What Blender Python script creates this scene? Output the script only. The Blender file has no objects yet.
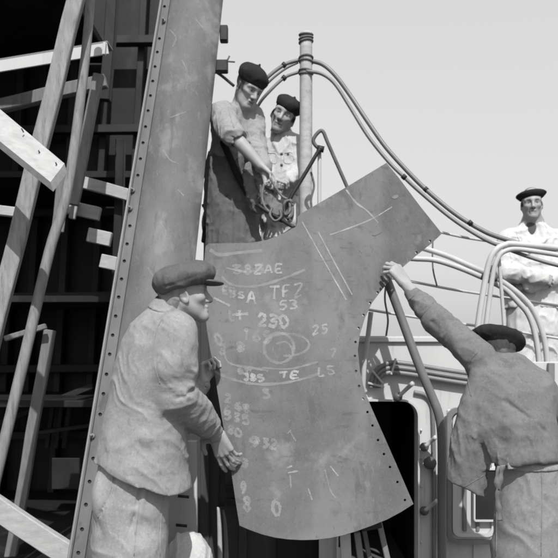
import bpy, bmesh, math, random
import numpy as np
from mathutils import Vector, Matrix
from mathutils.geometry import delaunay_2d_cdt

random.seed(7); rng = np.random.default_rng(11)
SC = bpy.context.scene
COL = SC.collection

# ------------------------------------------------------------------ camera, light
F = 706.0            # focal length in units of the 558-unit picture
CX, HY = 279.0, 345.0
CAMZ = 1.4
cam_d = bpy.data.cameras.new('camera')
cam = bpy.data.objects.new('camera', cam_d); COL.objects.link(cam)
cam.location = (0, 0, CAMZ); cam.rotation_euler = (math.pi/2, 0, 0)
cam_d.sensor_width = 36.0; cam_d.lens = F/558*36.0
cam_d.shift_y = (HY-279)/558.0
cam_d.dof.use_dof = True; cam_d.dof.focus_distance = 3.15; cam_d.dof.aperture_fstop = 4.5
cam_d.clip_start = 0.05; cam_d.clip_end = 6000
SC.camera = cam

SUN_EL, SUN_AZ = math.radians(49), math.radians(-7)     # sun stands behind the camera, to its left
sdir = Vector((math.sin(SUN_AZ)*math.cos(SUN_EL), math.cos(SUN_AZ)*math.cos(SUN_EL), -math.sin(SUN_EL)))
sun_d = bpy.data.lights.new('sun', 'SUN'); sun_d.energy = 4.9; sun_d.angle = math.radians(0.5)
sun_d.color = (1.0, 0.995, 0.985)
sun = bpy.data.objects.new('sun', sun_d); COL.objects.link(sun)
sun.rotation_euler = sdir.to_track_quat('-Z', 'Y').to_euler(); sun.location = (-3, -6, 8)

W = bpy.data.worlds.new('World'); SC.world = W; W.use_nodes = True
nt = W.node_tree; nt.nodes.clear()
sky = nt.nodes.new('ShaderNodeTexSky'); sky.sky_type = 'NISHITA'; sky.sun_disc = False
sky.sun_elevation = SUN_EL; sky.sun_rotation = math.pi + SUN_AZ
sky.air_density = 1.0; sky.dust_density = 4.0; sky.ozone_density = 1.0
hs = nt.nodes.new('ShaderNodeHueSaturation'); hs.inputs['Saturation'].default_value = 0.0; hs.inputs['Value'].default_value = 0.55   # black-and-white film
bg = nt.nodes.new('ShaderNodeBackground'); bg.inputs['Strength'].default_value = 0.088
wo = nt.nodes.new('ShaderNodeOutputWorld')
hz = nt.nodes.new('ShaderNodeMix'); hz.data_type = 'RGBA'; hz.blend_type = 'ADD'; hz.inputs[0].default_value = 1.0
hz.inputs[7].default_value = (6.2, 6.2, 6.2, 1)      # even white summer haze over the blue sky, all round
nt.links.new(sky.outputs[0], hs.inputs['Color']); nt.links.new(hs.outputs[0], hz.inputs[6]); nt.links.new(hz.outputs[2], bg.inputs['Color'])
nt.links.new(bg.outputs[0], wo.inputs['Surface'])
SC.view_settings.view_transform = 'Standard'; SC.view_settings.look = 'None'
SC.view_settings.exposure = 0.0; SC.view_settings.gamma = 1.0
SC.view_settings.use_curve_mapping = False
SC.cycles.filter_width = 2.0; SC.cycles.max_bounces = 6; SC.cycles.use_denoising = True

def P(px, py, d):
    return Vector(((px-CX)/F*d, d, CAMZ+(HY-py)/F*d))

# ------------------------------------------------------------------ materials (all neutral: black-and-white film)
ALB = 0.84      # overall reflectance, set so that sunlit surfaces expose as in the photograph
def mat(name, v, rough=0.7, var=0.25, scale=6.0, stretch=(1,1,1), bump=0.15, bscale=60.0, bstretch=(1,1,1),
        spots=None, metallic=0.0, spec=0.3, weave=None, bump2=None, tint=False, dist=0.004, wear=None):
    """v: base grey; var: relative large-scale variation; spots: (grey, scale, threshold, amount); weave: thread scale"""
    v *= ALB; spots = [(q[0]*ALB,)+tuple(q[1:]) for q in spots] if spots else None
    m = bpy.data.materials.new(name); m.use_nodes = True
    n = m.node_tree.nodes; L = m.node_tree.links
    b = n['Principled BSDF']
    b.inputs['Roughness'].default_value = rough; b.inputs['Metallic'].default_value = metallic
    b.inputs['Specular IOR Level'].default_value = spec
    tc = n.new('ShaderNodeTexCoord')
    mp = n.new('ShaderNodeMapping'); mp.inputs['Scale'].default_value = stretch
    L.new(tc.outputs['Object'], mp.inputs['Vector'])
    nz = n.new('ShaderNodeTexNoise'); nz.inputs['Scale'].default_value = scale; nz.inputs['Detail'].default_value = 6; nz.inputs['Roughness'].default_value = 0.62
    L.new(mp.outputs[0], nz.inputs['Vector'])
    rp = n.new('ShaderNodeValToRGB')
    lo, hi = v*(1-var), min(0.9, v*(1+var))
    rp.color_ramp.elements[0].position = 0.28; rp.color_ramp.elements[0].color = (lo, lo, lo, 1)
    rp.color_ramp.elements[1].position = 0.72; rp.color_ramp.elements[1].color = (hi, hi, hi, 1)
    L.new(nz.outputs['Fac'], rp.inputs[0])
    col = rp.outputs[0]
    if spots:
        for k, (g, s, th, am, st) in enumerate(spots):
            mq = n.new('ShaderNodeMapping'); mq.inputs['Scale'].default_value = st; mq.inputs['Location'].default_value = (3.1*k+1.7, 1.3, 2.2)
            L.new(tc.outputs['Object'], mq.inputs['Vector'])
            q = n.new('ShaderNodeTexNoise'); q.inputs['Scale'].default_value = s; q.inputs['Detail'].default_value = 5; q.inputs['Roughness'].default_value = 0.65
            L.new(mq.outputs[0], q.inputs['Vector'])
            r = n.new('ShaderNodeMapRange'); r.inputs[1].default_value = th; r.inputs[2].default_value = th+0.10
            r.inputs[3].default_value = 0; r.inputs[4].default_value = am
            L.new(q.outputs['Fac'], r.inputs[0])
            mx = n.new('ShaderNodeMix'); mx.data_type = 'RGBA'
            L.new(r.outputs[0], mx.inputs[0]); L.new(col, mx.inputs[6]); mx.inputs[7].default_value = (g, g, g, 1)
            col = mx.outputs[2]
    if tint:
        at = n.new('ShaderNodeAttribute'); at.attribute_name = 'tint'
        mu = n.new('ShaderNodeMix'); mu.data_type = 'RGBA'; mu.blend_type = 'MULTIPLY'; mu.inputs[0].default_value = 1
        L.new(col, mu.inputs[6]); L.new(at.outputs['Color'], mu.inputs[7]); col = mu.outputs[2]
    L.new(col, b.inputs['Base Color'])
    hsum = None
    if bump:
        mb = n.new('ShaderNodeMapping'); mb.inputs['Scale'].default_value = bstretch
        L.new(tc.outputs['Object'], mb.inputs['Vector'])
        nb = n.new('ShaderNodeTexNoise'); nb.inputs['Scale'].default_value = bscale; nb.inputs['Detail'].default_value = 5
        L.new(mb.outputs[0], nb.inputs['Vector'])
        hsum = nb.outputs['Fac']
        if weave:
            wv = n.new('ShaderNodeTexWave'); wv.inputs['Scale'].default_value = weave; wv.inputs['Distortion'].default_value = 1.5
            L.new(tc.outputs['Object'], wv.inputs['Vector'])
            ma = n.new('ShaderNodeMath'); ma.operation = 'MULTIPLY_ADD'; ma.inputs[1].default_value = 0.25
            L.new(wv.outputs['Fac'], ma.inputs[0]); L.new(hsum, ma.inputs[2]); hsum = ma.outputs[0]
        bp = n.new('ShaderNodeBump'); bp.inputs['Strength'].default_value = bump; bp.inputs['Distance'].default_value = dist
        L.new(hsum, bp.inputs['Height']); L.new(bp.outputs[0], b.inputs['Normal'])
        if bump2:    # broader dents or creases: (scale, strength, distance, stretch, distortion)
            m2 = n.new('ShaderNodeMapping'); m2.inputs['Scale'].default_value = bump2[3]; L.new(tc.outputs['Object'], m2.inputs['Vector'])
            n2 = n.new('ShaderNodeTexNoise'); n2.inputs['Scale'].default_value = bump2[0]; n2.inputs['Detail'].default_value = 3; n2.inputs['Distortion'].default_value = bump2[4]
            if len(bump2) > 5: n2.noise_type = 'RIDGED_MULTIFRACTAL'; n2.normalize = True
            L.new(m2.outputs[0], n2.inputs['Vector'])
            b2 = n.new('ShaderNodeBump'); b2.inputs['Strength'].default_value = bump2[1]; b2.inputs['Distance'].default_value = bump2[2]
            L.new(n2.outputs['Fac'], b2.inputs['Height']); L.new(b2.outputs[0], bp.inputs['Normal'])
    return m

M = {}
M['deck'] = mat('quay_concrete', 0.10, 0.85, 0.25, 1.5, bump=0.3, bscale=30)
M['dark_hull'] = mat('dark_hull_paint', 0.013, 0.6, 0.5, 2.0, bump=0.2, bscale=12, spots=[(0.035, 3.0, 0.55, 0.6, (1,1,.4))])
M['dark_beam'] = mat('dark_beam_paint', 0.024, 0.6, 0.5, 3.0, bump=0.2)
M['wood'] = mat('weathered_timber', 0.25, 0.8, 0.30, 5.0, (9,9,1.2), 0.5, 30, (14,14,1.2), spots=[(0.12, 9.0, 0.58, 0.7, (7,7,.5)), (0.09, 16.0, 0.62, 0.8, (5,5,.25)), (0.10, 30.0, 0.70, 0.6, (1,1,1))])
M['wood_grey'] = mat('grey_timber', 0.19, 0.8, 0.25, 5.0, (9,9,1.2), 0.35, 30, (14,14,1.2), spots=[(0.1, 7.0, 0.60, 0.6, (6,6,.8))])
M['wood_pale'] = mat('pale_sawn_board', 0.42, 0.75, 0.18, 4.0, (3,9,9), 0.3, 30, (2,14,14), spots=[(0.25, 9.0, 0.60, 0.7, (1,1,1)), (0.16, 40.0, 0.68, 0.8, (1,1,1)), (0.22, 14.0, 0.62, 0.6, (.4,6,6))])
M['steel_main'] = mat('ship_plate_steel', 0.100, 0.62, 0.38, 3.2, (1,1,1), 0.12, 40, spots=[(0.155, 2.2, 0.50, 0.6, (1,1,.30)), (0.050, 5.0, 0.56, 0.65, (1.4,1,.4)), (0.20, 26.0, 0.64, 0.45, (1.6,1,.25)), (0.16, 150.0, 0.55, 0.45, (1,1,1)), (0.19, 34.0, 0.62, 0.45, (1,1,.5)), (0.05, 70.0, 0.60, 0.6, (1,1,.4)), (0.05, 9.0, 0.60, 0.4, (1,1,1)), (0.22, 3.6, 0.60, 0.55, (1,1,1)), (0.045, 16.0, 0.60, 0.55, (.5,1,1.6))], spec=0.35, bump2=(2.2,.5,.03,(1,1,.6),.3))
M['steel_left'] = mat('column_plate_steel', 0.078, 0.58, 0.42, 2.6, (1,1,.5), 0.12, 40, spots=[(0.125, 2.0, 0.50, 0.6, (1.5,1,.3)), (0.19, 22.0, 0.64, 0.6, (1.6,1,.2)), (0.040, 12.0, 0.60, 0.6, (1.6,1,.15)), (0.15, 150.0, 0.55, 0.4, (1,1,1)), (0.16, 40.0, 0.60, 0.5, (1,1,.4)), (0.04, 60.0, 0.60, 0.5, (1,1,.3)), (0.19, 5.0, 0.56, 0.55, (1,1,.5)), (0.030, 7.0, 0.60, 0.6, (2.5,1,.12))], spec=0.35, bump2=(2.0,.6,.03,(1,1,.5),.3))
M['flange'] = mat('flange_steel', 0.125, 0.5, 0.25, 6.0, (1,1,.4), 0.12, 50, spots=[(0.06, 12.0, 0.58, 0.7, (1,1,.2)), (0.2, 90.0, 0.6, 0.4, (1,1,.6))], spec=0.4)
M['edge'] = mat('lit_edge_and_bolt_steel', 0.20, 0.45, 0.15, 8.0, bump=0.1)  # brighter steel for bolts and for the painted edge highlight
M['white'] = mat('white_ship_paint', 0.56, 0.5, 0.07, 2.5, (1,1,.5), 0.10, 25, spots=[(0.46, 3.0, 0.56, 0.5, (2,2,.3)), (0.30, 30.0, 0.66, 0.6, (1,1,.5)), (0.34, 9.0, 0.62, 0.5, (3,3,.2))])
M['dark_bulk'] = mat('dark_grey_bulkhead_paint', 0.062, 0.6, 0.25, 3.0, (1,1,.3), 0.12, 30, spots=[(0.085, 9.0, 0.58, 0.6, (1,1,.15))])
M['conduit'] = mat('grey_pipe_paint', 0.20, 0.4, 0.15, 8.0, bump=0.1, spec=0.5)
M['pipe'] = mat('handrail_steel', 0.15, 0.4, 0.25, 5.0, (1,1,.4), 0.1, spec=0.5)
M['pipe_pale'] = mat('pale_pipe_paint', 0.50, 0.45, 0.12, 7.0, bump=0.1)
M['hose'] = mat('rubber_hose', 0.16, 0.45, 0.2, 9.0, bump=0.15, spec=0.5)
M['black'] = mat('black_iron', 0.025, 0.5, 0.3, 9.0, bump=0.15)
M['iron'] = mat('worn_iron', 0.10, 0.5, 0.4, 14.0, bump=0.2)
M['rope'] = mat('hemp_rope', 0.15, 0.9, 0.3, 30.0, bump=0.5, bscale=140)
M['chalk'] = None
M['canvas_dark'] = mat('grey_work_canvas', 0.17, 0.9, 0.3, 14.0, bump=0.35, bscale=90)

# ------------------------------------------------------------------ object helpers
def wloc(o):
    v = Vector((0,0,0))
    while o is not None:
        v += o.location; o = o.parent
    return v

def link_mesh(name, me, m, parent=None, origin=None):
    o = bpy.data.objects.new(name, me); COL.objects.link(o)
    if m is not None and not me.materials: me.materials.append(m)
    if parent is not None:
        o.parent = parent
        off = wloc(parent)
        if origin is not None:
            o.location = Vector(origin)-off; off = Vector(origin)
        me.transform(Matrix.Translation(-off))
    else:
        if origin is None:
            n = len(me.vertices); a = np.empty(n*3); me.vertices.foreach_get('co', a); a = a.reshape(-1,3)
            origin = ((a[:,0].min()+a[:,0].max())/2, (a[:,1].min()+a[:,1].max())/2, a[:,2].min())
        o.location = Vector(origin); me.transform(Matrix.Translation(-Vector(origin)))
    return o

def mesh_of(name, verts, faces, smooth=False):
    me = bpy.data.meshes.new(name); me.from_pydata([tuple(v) for v in verts], [], [tuple(f) for f in faces])
    if smooth: me.polygons.foreach_set('use_smooth', [True]*len(me.polygons))
    me.update(); return me

def thing(name, label, cat, loc, group=None):
    o = bpy.data.objects.new(name, None); COL.objects.link(o); o.location = Vector(loc)
    o.empty_display_size = 0.1
    o['label'] = label; o['category'] = cat
    if group: o['group'] = group
    return o

def tag(o, label, cat, group=None):
    o['label'] = label; o['category'] = cat
    if group: o['group'] = group
    return o

class MB:
    """collects verts/faces of several shapes into ONE mesh"""
    def __init__(s): s.v = []; s.f = []; s.sm = []
    def add(s, v, f, smooth=False):
        k = len(s.v); s.v += [tuple(p) for p in v]; s.f += [tuple(i+k for i in q) for q in f]; s.sm += [smooth]*len(f); return s
    def build(s, name, m, parent=None, origin=None):
        me = bpy.data.meshes.new(name); me.from_pydata(s.v, [], s.f)
        me.polygons.foreach_set('use_smooth', s.sm); me.update()
        return link_mesh(name, me, m, parent, origin)

def box_geo(a, b, w, h, wdir=None, bev=0.004, wob=0.0, w2=None):
    """box from a to b; w across wdir, h across the other way; chamfered"""
    a, b = Vector(a), Vector(b); ax = (b-a); Ln = ax.length; ax.normalize()
    wd = Vector(wdir) if wdir is not None else Vector((1,0,0))
    wd = (wd - ax*wd.dot(ax)).normalized(); hd = ax.cross(wd)
    bm = bmesh.new(); bmesh.ops.create_cube(bm, size=1.0)
    if bev > 0: 
        for v in bm.verts: v.co = Vector((v.co.x*w, v.co.y*h, v.co.z*Ln))
        bmesh.ops.bevel(bm, geom=bm.edges[:], offset=min(bev, w*.3, h*.3), segments=1, affect='EDGES', profile=0.5)
    else:
        for v in bm.verts: v.co = Vector((v.co.x*w, v.co.y*h, v.co.z*Ln))
    if wob:
        es = [e for e in bm.edges if abs((e.verts[0].co-e.verts[1].co).z) > Ln*.5]
        bmesh.ops.subdivide_edges(bm, edges=es, cuts=7)
        for v in bm.verts:
            t = v.co.z*3.1
            v.co.x += wob*math.sin(t*2.3+w*91); v.co.y += wob*math.sin(t*1.7+1.1+h*57)
            v.co.x += random.uniform(-.3,.3)*wob; v.co.y += random.uniform(-.3,.3)*wob
    mid = (a+b)/2
    vs = [mid + wd*v.co.x + hd*v.co.y + ax*v.co.z for v in bm.verts]
    bm.verts.index_update(); fs = [[v.index for v in f.verts] for f in bm.faces]; bm.free()
    return vs, fs

def spline(pts, n=8):
    p = [Vector(q) for q in pts]
    if len(p) < 3: return [p[0].lerp(p[-1], i/n) for i in range(n+1)]
    out = []
    q = [2*p[0]-p[1]] + p + [2*p[-1]-p[-2]]
    for i in range(1, len(q)-2):
        for k in range(n):
            t = k/n; a, b, c, d = q[i-1], q[i], q[i+1], q[i+2]
            out.append(0.5*((2*b)+(c-a)*t+(2*a-5*b+4*c-d)*t*t+(3*b-a-3*c+d)*t**3))
    out.append(p[-1]); return out

def tube_geo(pts, r, n=10, r2=None):
    if r2 is None: r2 = r
    vs, fs = [], []
    N = len(pts); t0 = (pts[1]-pts[0]).normalized()
    u = t0.orthogonal().normalized()
    for i, p in enumerate(pts):
        t = (pts[min(i+1,N-1)]-pts[max(i-1,0)]).normalized()
        u = (u - t*u.dot(t)).normalized(); w = t.cross(u)
        rr = r+(r2-r)*i/(N-1)
        for k in range(n):
            a = 2*math.pi*k/n; vs.append(p+(u*math.cos(a)+w*math.sin(a))*rr)
    for i in range(N-1):
        for k in range(n):
            k2 = (k+1) % n; fs.append((i*n+k, i*n+k2, (i+1)*n+k2, (i+1)*n+k))
    fs.append(tuple(range(n-1,-1,-1))); fs.append(tuple((N-1)*n+k for k in range(n)))
    return vs, fs

def add_tube(mb, pts, r, n=10, sub=8, r2=None, straight=False):
    pts = [Vector(p) for p in pts]
    v, f = tube_geo(pts if straight else spline(pts, sub), r, n, r2); mb.add(v, f, True); return mb

def tube_obj(name, pts, r, m, parent=None, n=10, sub=8, r2=None, straight=False):
    return add_tube(MB(), pts, r, n, sub, r2, straight).build(name, m, parent)

def poly_prism(poly, depth_dir, thick):
    """flat polygon (3-D points, in order) extruded along depth_dir"""
    n = len(poly); d = Vector(depth_dir).normalized()*thick
    vs = [Vector(p) for p in poly]+[Vector(p)+d for p in poly]
    fs = [tuple(range(n)), tuple(range(2*n-1, n-1, -1))]
    for i in range(n):
        j = (i+1) % n; fs.append((i, i+n, j+n, j))
    return vs, fs

def cdt_sheet(outline, holes, spacing, surf, thick):
    """2-D outline (picture units) with round holes -> solid sheet mapped by surf(x, y) -> (point, normal)"""
    ol = []
    for i in range(len(outline)):
        a, b = outline[i], outline[(i+1) % len(outline)]
        L = math.hypot(b[0]-a[0], b[1]-a[1]); k = max(1, int(L/spacing))
        for j in range(k): ol.append((a[0]+(b[0]-a[0])*j/k, a[1]+(b[1]-a[1])*j/k))
    pts = list(ol); edges = [(i, (i+1) % len(ol)) for i in range(len(ol))]
    for (hx, hy, hr) in holes:
        k0 = len(pts); nn = 12
        for j in range(nn): pts.append((hx+hr*math.cos(2*math.pi*j/nn), hy+hr*math.sin(2*math.pi*j/nn)))
        edges += [(k0+j, k0+(j+1) % nn) for j in range(nn)]
    xs = [p[0] for p in outline]; ys = [p[1] for p in outline]
    def inside(x, y):
        c = False
        for i in range(len(outline)):
            x1, y1 = outline[i]; x2, y2 = outline[i-1]
            if (y1 > y) != (y2 > y) and x < (x2-x1)*(y-y1)/(y2-y1)+x1: c = not c
        return c
    gx = min(xs)
    while gx < max(xs):
        gy = min(ys)
        while gy < max(ys):
            if inside(gx, gy) and all((gx-h[0])**2+(gy-h[1])**2 > (h[2]+1)**2 for h in holes): pts.append((gx, gy))
            gy += spacing
        gx += spacing
    V, E, Fc, *_ = delaunay_2d_cdt([Vector(p) for p in pts], edges, [], 0, 1e-4)
    keep = []
    for f in Fc:
        x = sum(V[i].x for i in f)/3; y = sum(V[i].y for i in f)/3
        if inside(x, y) and all((x-h[0])**2+(y-h[1])**2 > (h[2]*.93)**2 for h in holes): keep.append(tuple(f))
    front, back = [], []
    for v in V:
        p, nrm = surf(v.x, v.y); front.append(p); back.append(p-nrm*thick)
    n = len(V); cnt = {}
    fs = []
    for f in keep:
        # image y is down: make the front face look at the camera
        a, b, c = [front[i] for i in f]
        g = f if (b-a).cross(c-a).y < 0 else f[::-1]
        fs.append(g); fs.append(tuple(i+n for i in g[::-1]))
        for i in range(3):
            e = (g[i], g[(i+1) % 3]); cnt[e] = cnt.get(e, 0)+1
    for (i, j) in list(cnt):
        if (j, i) not in cnt: fs.append((j, i, i+n, j+n))
    return front+back, fs
# ------------------------------------------------------------------ setting
g = 3000
o = mesh_of('ground', [(-g,-g,0),(g,-g,0),(g,g,0),(-g,g,0)], [(0,1,2,3)])
o = link_mesh('ground', o, M['deck'], None, (0,0,0)); o['kind'] = 'structure'

UD = 1.62     # upper deck height
mb = MB(); v, f = box_geo((-0.62, 5.0, UD-.03), (0.42, 5.0, UD-.03), 0.06, 1.5, (0,0,1), 0.004); mb.add(v, f)
o = mb.build('upper_deck', M['dark_bulk']); o['kind'] = 'structure'

# dark bulkhead under the upper deck
BK = 4.12
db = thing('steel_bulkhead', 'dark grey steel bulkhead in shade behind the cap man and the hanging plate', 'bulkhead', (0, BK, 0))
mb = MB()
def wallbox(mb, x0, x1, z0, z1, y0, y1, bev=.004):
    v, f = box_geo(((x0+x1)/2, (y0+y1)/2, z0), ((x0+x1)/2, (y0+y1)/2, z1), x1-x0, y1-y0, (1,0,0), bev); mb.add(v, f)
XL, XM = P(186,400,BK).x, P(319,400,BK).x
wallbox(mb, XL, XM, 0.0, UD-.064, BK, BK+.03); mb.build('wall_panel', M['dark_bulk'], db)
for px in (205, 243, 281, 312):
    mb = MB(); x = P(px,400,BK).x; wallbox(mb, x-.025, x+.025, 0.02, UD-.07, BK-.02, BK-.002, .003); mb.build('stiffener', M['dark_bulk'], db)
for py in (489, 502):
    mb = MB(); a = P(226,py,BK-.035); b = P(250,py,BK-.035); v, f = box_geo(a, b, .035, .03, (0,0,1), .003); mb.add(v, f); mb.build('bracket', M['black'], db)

# white bulkhead with the rounded doorway
WB = 4.0
wb = thing('white_bulkhead', 'white painted steel bulkhead with a dark rounded doorway and clips', 'bulkhead', (0.7, WB, 0))
def pw(px, py, d=WB): return P(px, py, d)
x0 = pw(319,0).x; x1 = pw(506,0).x; zt = pw(0,336).z
dx0 = pw(338,0).x; dx1 = pw(416,0).x; dzt = pw(0,401).z
def rrect(x0, x1, z0, z1, r, n=6, bottom=False):
    pts = [(x0, z0)]
    pts = []
    if bottom:
        for k in range(n+1):
            a = math.pi + math.pi/2*k/n; pts.append((x0+r+r*math.cos(a), z0+r+r*math.sin(a)))
        for k in range(n+1):
            a = 1.5*math.pi + math.pi/2*k/n; pts.append((x1-r+r*math.cos(a), z0+r+r*math.sin(a)))
    else: pts += [(x0, z0), (x1, z0)]
    for k in range(n+1):
        a = math.pi/2*k/n; pts.append((x1-r+r*math.cos(a), z1-r+r*math.sin(a)))
    for k in range(n+1):
        a = math.pi/2+math.pi/2*k/n; pts.append((x0+r+r*math.cos(a), z1-r+r*math.sin(a)))
    return pts
def ring_prism(outer, inner, y0, y1):
    """closed ring between two outlines with the same point count (xz), from y0 (front) to y1"""
    n = len(outer); vs = []
    for y in (y0, y1):
        vs += [(x, y, z) for x, z in outer] + [(x, y, z) for x, z in inner]
    fs = []
    for i in range(n):
        j = (i+1) % n
        fs.append((i, j, n+j, n+i))
        fs.append((2*n+i, 3*n+i, 3*n+j, 2*n+j))
        fs.append((i, 2*n+i, 2*n+j, j))
        fs.append((n+i, n+j, 3*n+j, 3*n+i))
    return vs, fs
# wall as four butted panels round the opening (rounded corner filled by its own plate)
R = .085
ol = [(x0,.0),(dx0,.0),(dx0,dzt)] ; 
pan = MB()
inner = rrect(dx0, dx1, 0.12, dzt, R, 7)
xr = dx1+.002
poly = [(x0,0),(x0,zt),(x1,zt),(x1,0)]
# one sheet: bulkhead outline with the doorway notch, triangulated
pts = [(x0,0.0),(x1,0.0),(x1,zt),(x0,zt)]
allp = pts+inner; ed = [(0,1),(1,2),(2,3),(3,0)]+[(4+i,4+(i+1)%len(inner)) for i in range(len(inner))]
V, E, Fc, *_ = delaunay_2d_cdt([Vector(p) for p in allp], ed, [], 0, 1e-5)
def in_poly(x, y, pl):
    c = False
    for i in range(len(pl)):
        a, b = pl[i], pl[i-1]
        if (a[1] > y) != (b[1] > y) and x < (b[0]-a[0])*(y-a[1])/(b[1]-a[1])+a[0]: c = not c
    return c
n = len(V); fs = []; cnt = set()
for q in Fc:
    cx = sum(V[i].x for i in q)/3; cy = sum(V[i].y for i in q)/3
    if in_poly(cx, cy, inner): continue
    a, b, c = [V[i] for i in q]
    if (b.x-a.x)*(c.y-a.y)-(b.y-a.y)*(c.x-a.x) < 0: q = q[::-1]
    q = tuple(q); fs.append(q); fs.append(tuple(i+n for i in q[::-1]))
    for i in range(3): cnt.add((q[i], q[(i+1)%3]))
for (i, j) in list(cnt):
    if (j, i) not in cnt: fs.append((j, i, i+n, j+n))
pan.add([(v.x, WB, v.y) for v in V]+[(v.x, WB+.012, v.y) for v in V], fs); pan.build('wall_panel', M['white'], wb)
# door coaming: raised rounded rim
fr = MB(); v, f = ring_prism(rrect(dx0-.012, dx1+.012, .108, dzt+.012, R+.012, 7), rrect(dx0-.0015, dx1+.0015, .1185, dzt+.0015, R+.0015, 7), WB-.05, WB+.06); fr.add(v, f, False)
fr.build('door_frame', M['white'], wb)
# raised stiffening frame around door (outer line seen right of opening)
fr = MB(); 
add_tube(fr, [pw(434,565,WB-.012), pw(434,480,WB-.012), pw(433,420,WB-.012), pw(431,403,WB-.012), pw(425,395,WB-.012), pw(414,392,WB-.012)], .012, 8, 8)
fr.build('stiffening_bar', M['conduit'], wb)
# top edge bar and seam
mb = MB(); v, f = box_geo((x0, WB-.012, zt-.02), (x1, WB-.012, zt-.02), .03, .02, (0,0,1), .004); mb.add(v, f); mb.build('top_rim', M['white'], wb)
for px in (474.0,):
    mb = MB(); x = pw(px,0).x; wallbox(mb, x-.006, x+.006, .05, pw(0,395).z, WB-.008, WB-.002, .002); mb.build('weld_seam', M['white'], wb)
# door clips (dogs)
def dog(px, py, ex, ey):
    a = pw(px, py, WB-.02); b = pw(ex, ey, WB-.11)
    k = MB(); add_tube(k, [pw(px,py,WB-.001), pw(px,py,WB-.05)], .020, 12, 2, straight=True)
    c = k.build('door_clip', M['iron'], wb)
    h = MB(); add_tube(h, [pw(px,py,WB-.052), pw(px+.8,py-.6,WB-.06), pw((px+ex)/2,(py+ey)/2,WB-.07), b], .0095, 9, 4, .013); h.build('handle', M['pipe_pale'], c)
    r = MB(); add_tube(r, [pw(px-1.2,py+1,WB-.045), pw(px-1.2,py+1,WB-.062)], .026, 10, 2, straight=True); r.build('washer', M['iron'], c)
dog(399,396, 413,383); dog(425.5,446, 436,437); dog(425.5,510, 437,501)
r = MB()
for k in range(3): add_tube(r, [pw(430,463,WB-.002-.03*k), pw(430,463,WB-.032-.03*k)], [.034,.026,.036][k], 14, 2, straight=True)
r.build('valve', M['iron'], wb)
for k in range(5):   # small bolts along the coaming
    r = MB(); add_tube(r, [pw(421,430+k*28,WB-.002), pw(421,430+k*28,WB-.014)], .008, 8, 2, straight=True); r.build('bolt', M['white'], wb)
# bundle of conduits bending over the doorway
for k in range(3):
    q = 5.0*k
    pts = [(371+q*.75,388-q*.0),(371.5+q*.75,381),(375+q*.6,372+q*.45),(383+q*.3,365.5+q*.8),(393,362.5+q),(410,364+q*1.02),(440,369+q*1.05),(470,373.5+q*1.05),(520,380+q*1.05)]
    tube_obj('conduit', [pw(x, y, WB-.035) for x, y in pts], .0135, M['conduit'], wb, 10, 6)
for (px, py, ang) in ((377.5,377,-50),(393.5,366.5,75),(376,385,-15)):
    a = pw(px-8.5*math.cos(math.radians(ang)), py+8.5*math.sin(math.radians(ang)), WB-.052); b = pw(px+8.5*math.cos(math.radians(ang)), py-8.5*math.sin(math.radians(ang)), WB-.052)
    mb = MB(); v, f = box_geo(a, b, .012, .008, (0,0,1) if abs(ang) < 45 else (1,0,0), .002); mb.add(v, f); mb.build('clip_strap', M['pipe_pale'], wb)
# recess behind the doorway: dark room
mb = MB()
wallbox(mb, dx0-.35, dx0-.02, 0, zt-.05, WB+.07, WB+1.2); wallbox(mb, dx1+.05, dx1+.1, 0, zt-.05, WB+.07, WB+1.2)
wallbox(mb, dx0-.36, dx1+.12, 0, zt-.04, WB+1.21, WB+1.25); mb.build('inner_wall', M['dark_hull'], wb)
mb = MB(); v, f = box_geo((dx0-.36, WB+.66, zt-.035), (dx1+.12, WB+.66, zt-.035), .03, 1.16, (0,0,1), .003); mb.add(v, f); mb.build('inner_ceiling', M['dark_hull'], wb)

# low bulwark further right, where the sailor stands behind
lb = thing('bulwark', 'low white steel bulwark in front of the sailor at the right edge', 'bulwark', (1.5, WB+.02, 0))
mb = MB(); wallbox(mb, x1+.004, pw(640,0).x, 0, pw(0,362).z, WB+.03, WB+.042); mb.build('wall_panel', M['white'], lb)
for px in (509, 531, 552):
    mb = MB(); x = pw(px,0).x; wallbox(mb, x-.018, x+.018, .02, pw(0,363).z, WB+.002, WB+.028, .003); mb.build('stiffener', M['conduit'], lb)

# open inner door panel behind the right man
dr = thing('steel_door', 'white steel hatch door with rounded raised rims beside the doorway', 'door', (1.05, WB-.06, 0))
dxa, dxb = pw(445,0).x, pw(497,0).x; dz = pw(0,408).z
mb = MB(); wallbox(mb, dxa, dxb, .3, dz-.004, WB-.05, WB-.03, .006); mb.build('door_panel', M['white'], dr)
mb = MB(); v, f = ring_prism(rrect(dxa-.004, dxb+.004, .29, dz+.008, .06, 6, True), rrect(dxa+.02, dxb-.02, .315, dz-.016, .045, 6, True), WB-.075, WB-.045); mb.add(v, f); mb.build('outer_rim', M['conduit'], dr)
mb = MB(); v, f = ring_prism(rrect(dxa+.028, dxb-.028, .33, dz-.024, .045, 6, True), rrect(dxa+.05, dxb-.05, .35, dz-.046, .035, 6, True), WB-.066, WB-.045); mb.add(v, f); mb.build('inner_rim', M['white'], dr)
mb = MB(); wallbox(mb, dxa+.085, dxa+.108, .36, dz-.07, WB-.062, WB-.045, .004); wallbox(mb, dxa+.16, dxa+.18, .36, dz-.07, WB-.062, WB-.045, .004); mb.build('stiffener', M['conduit'], dr)
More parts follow.
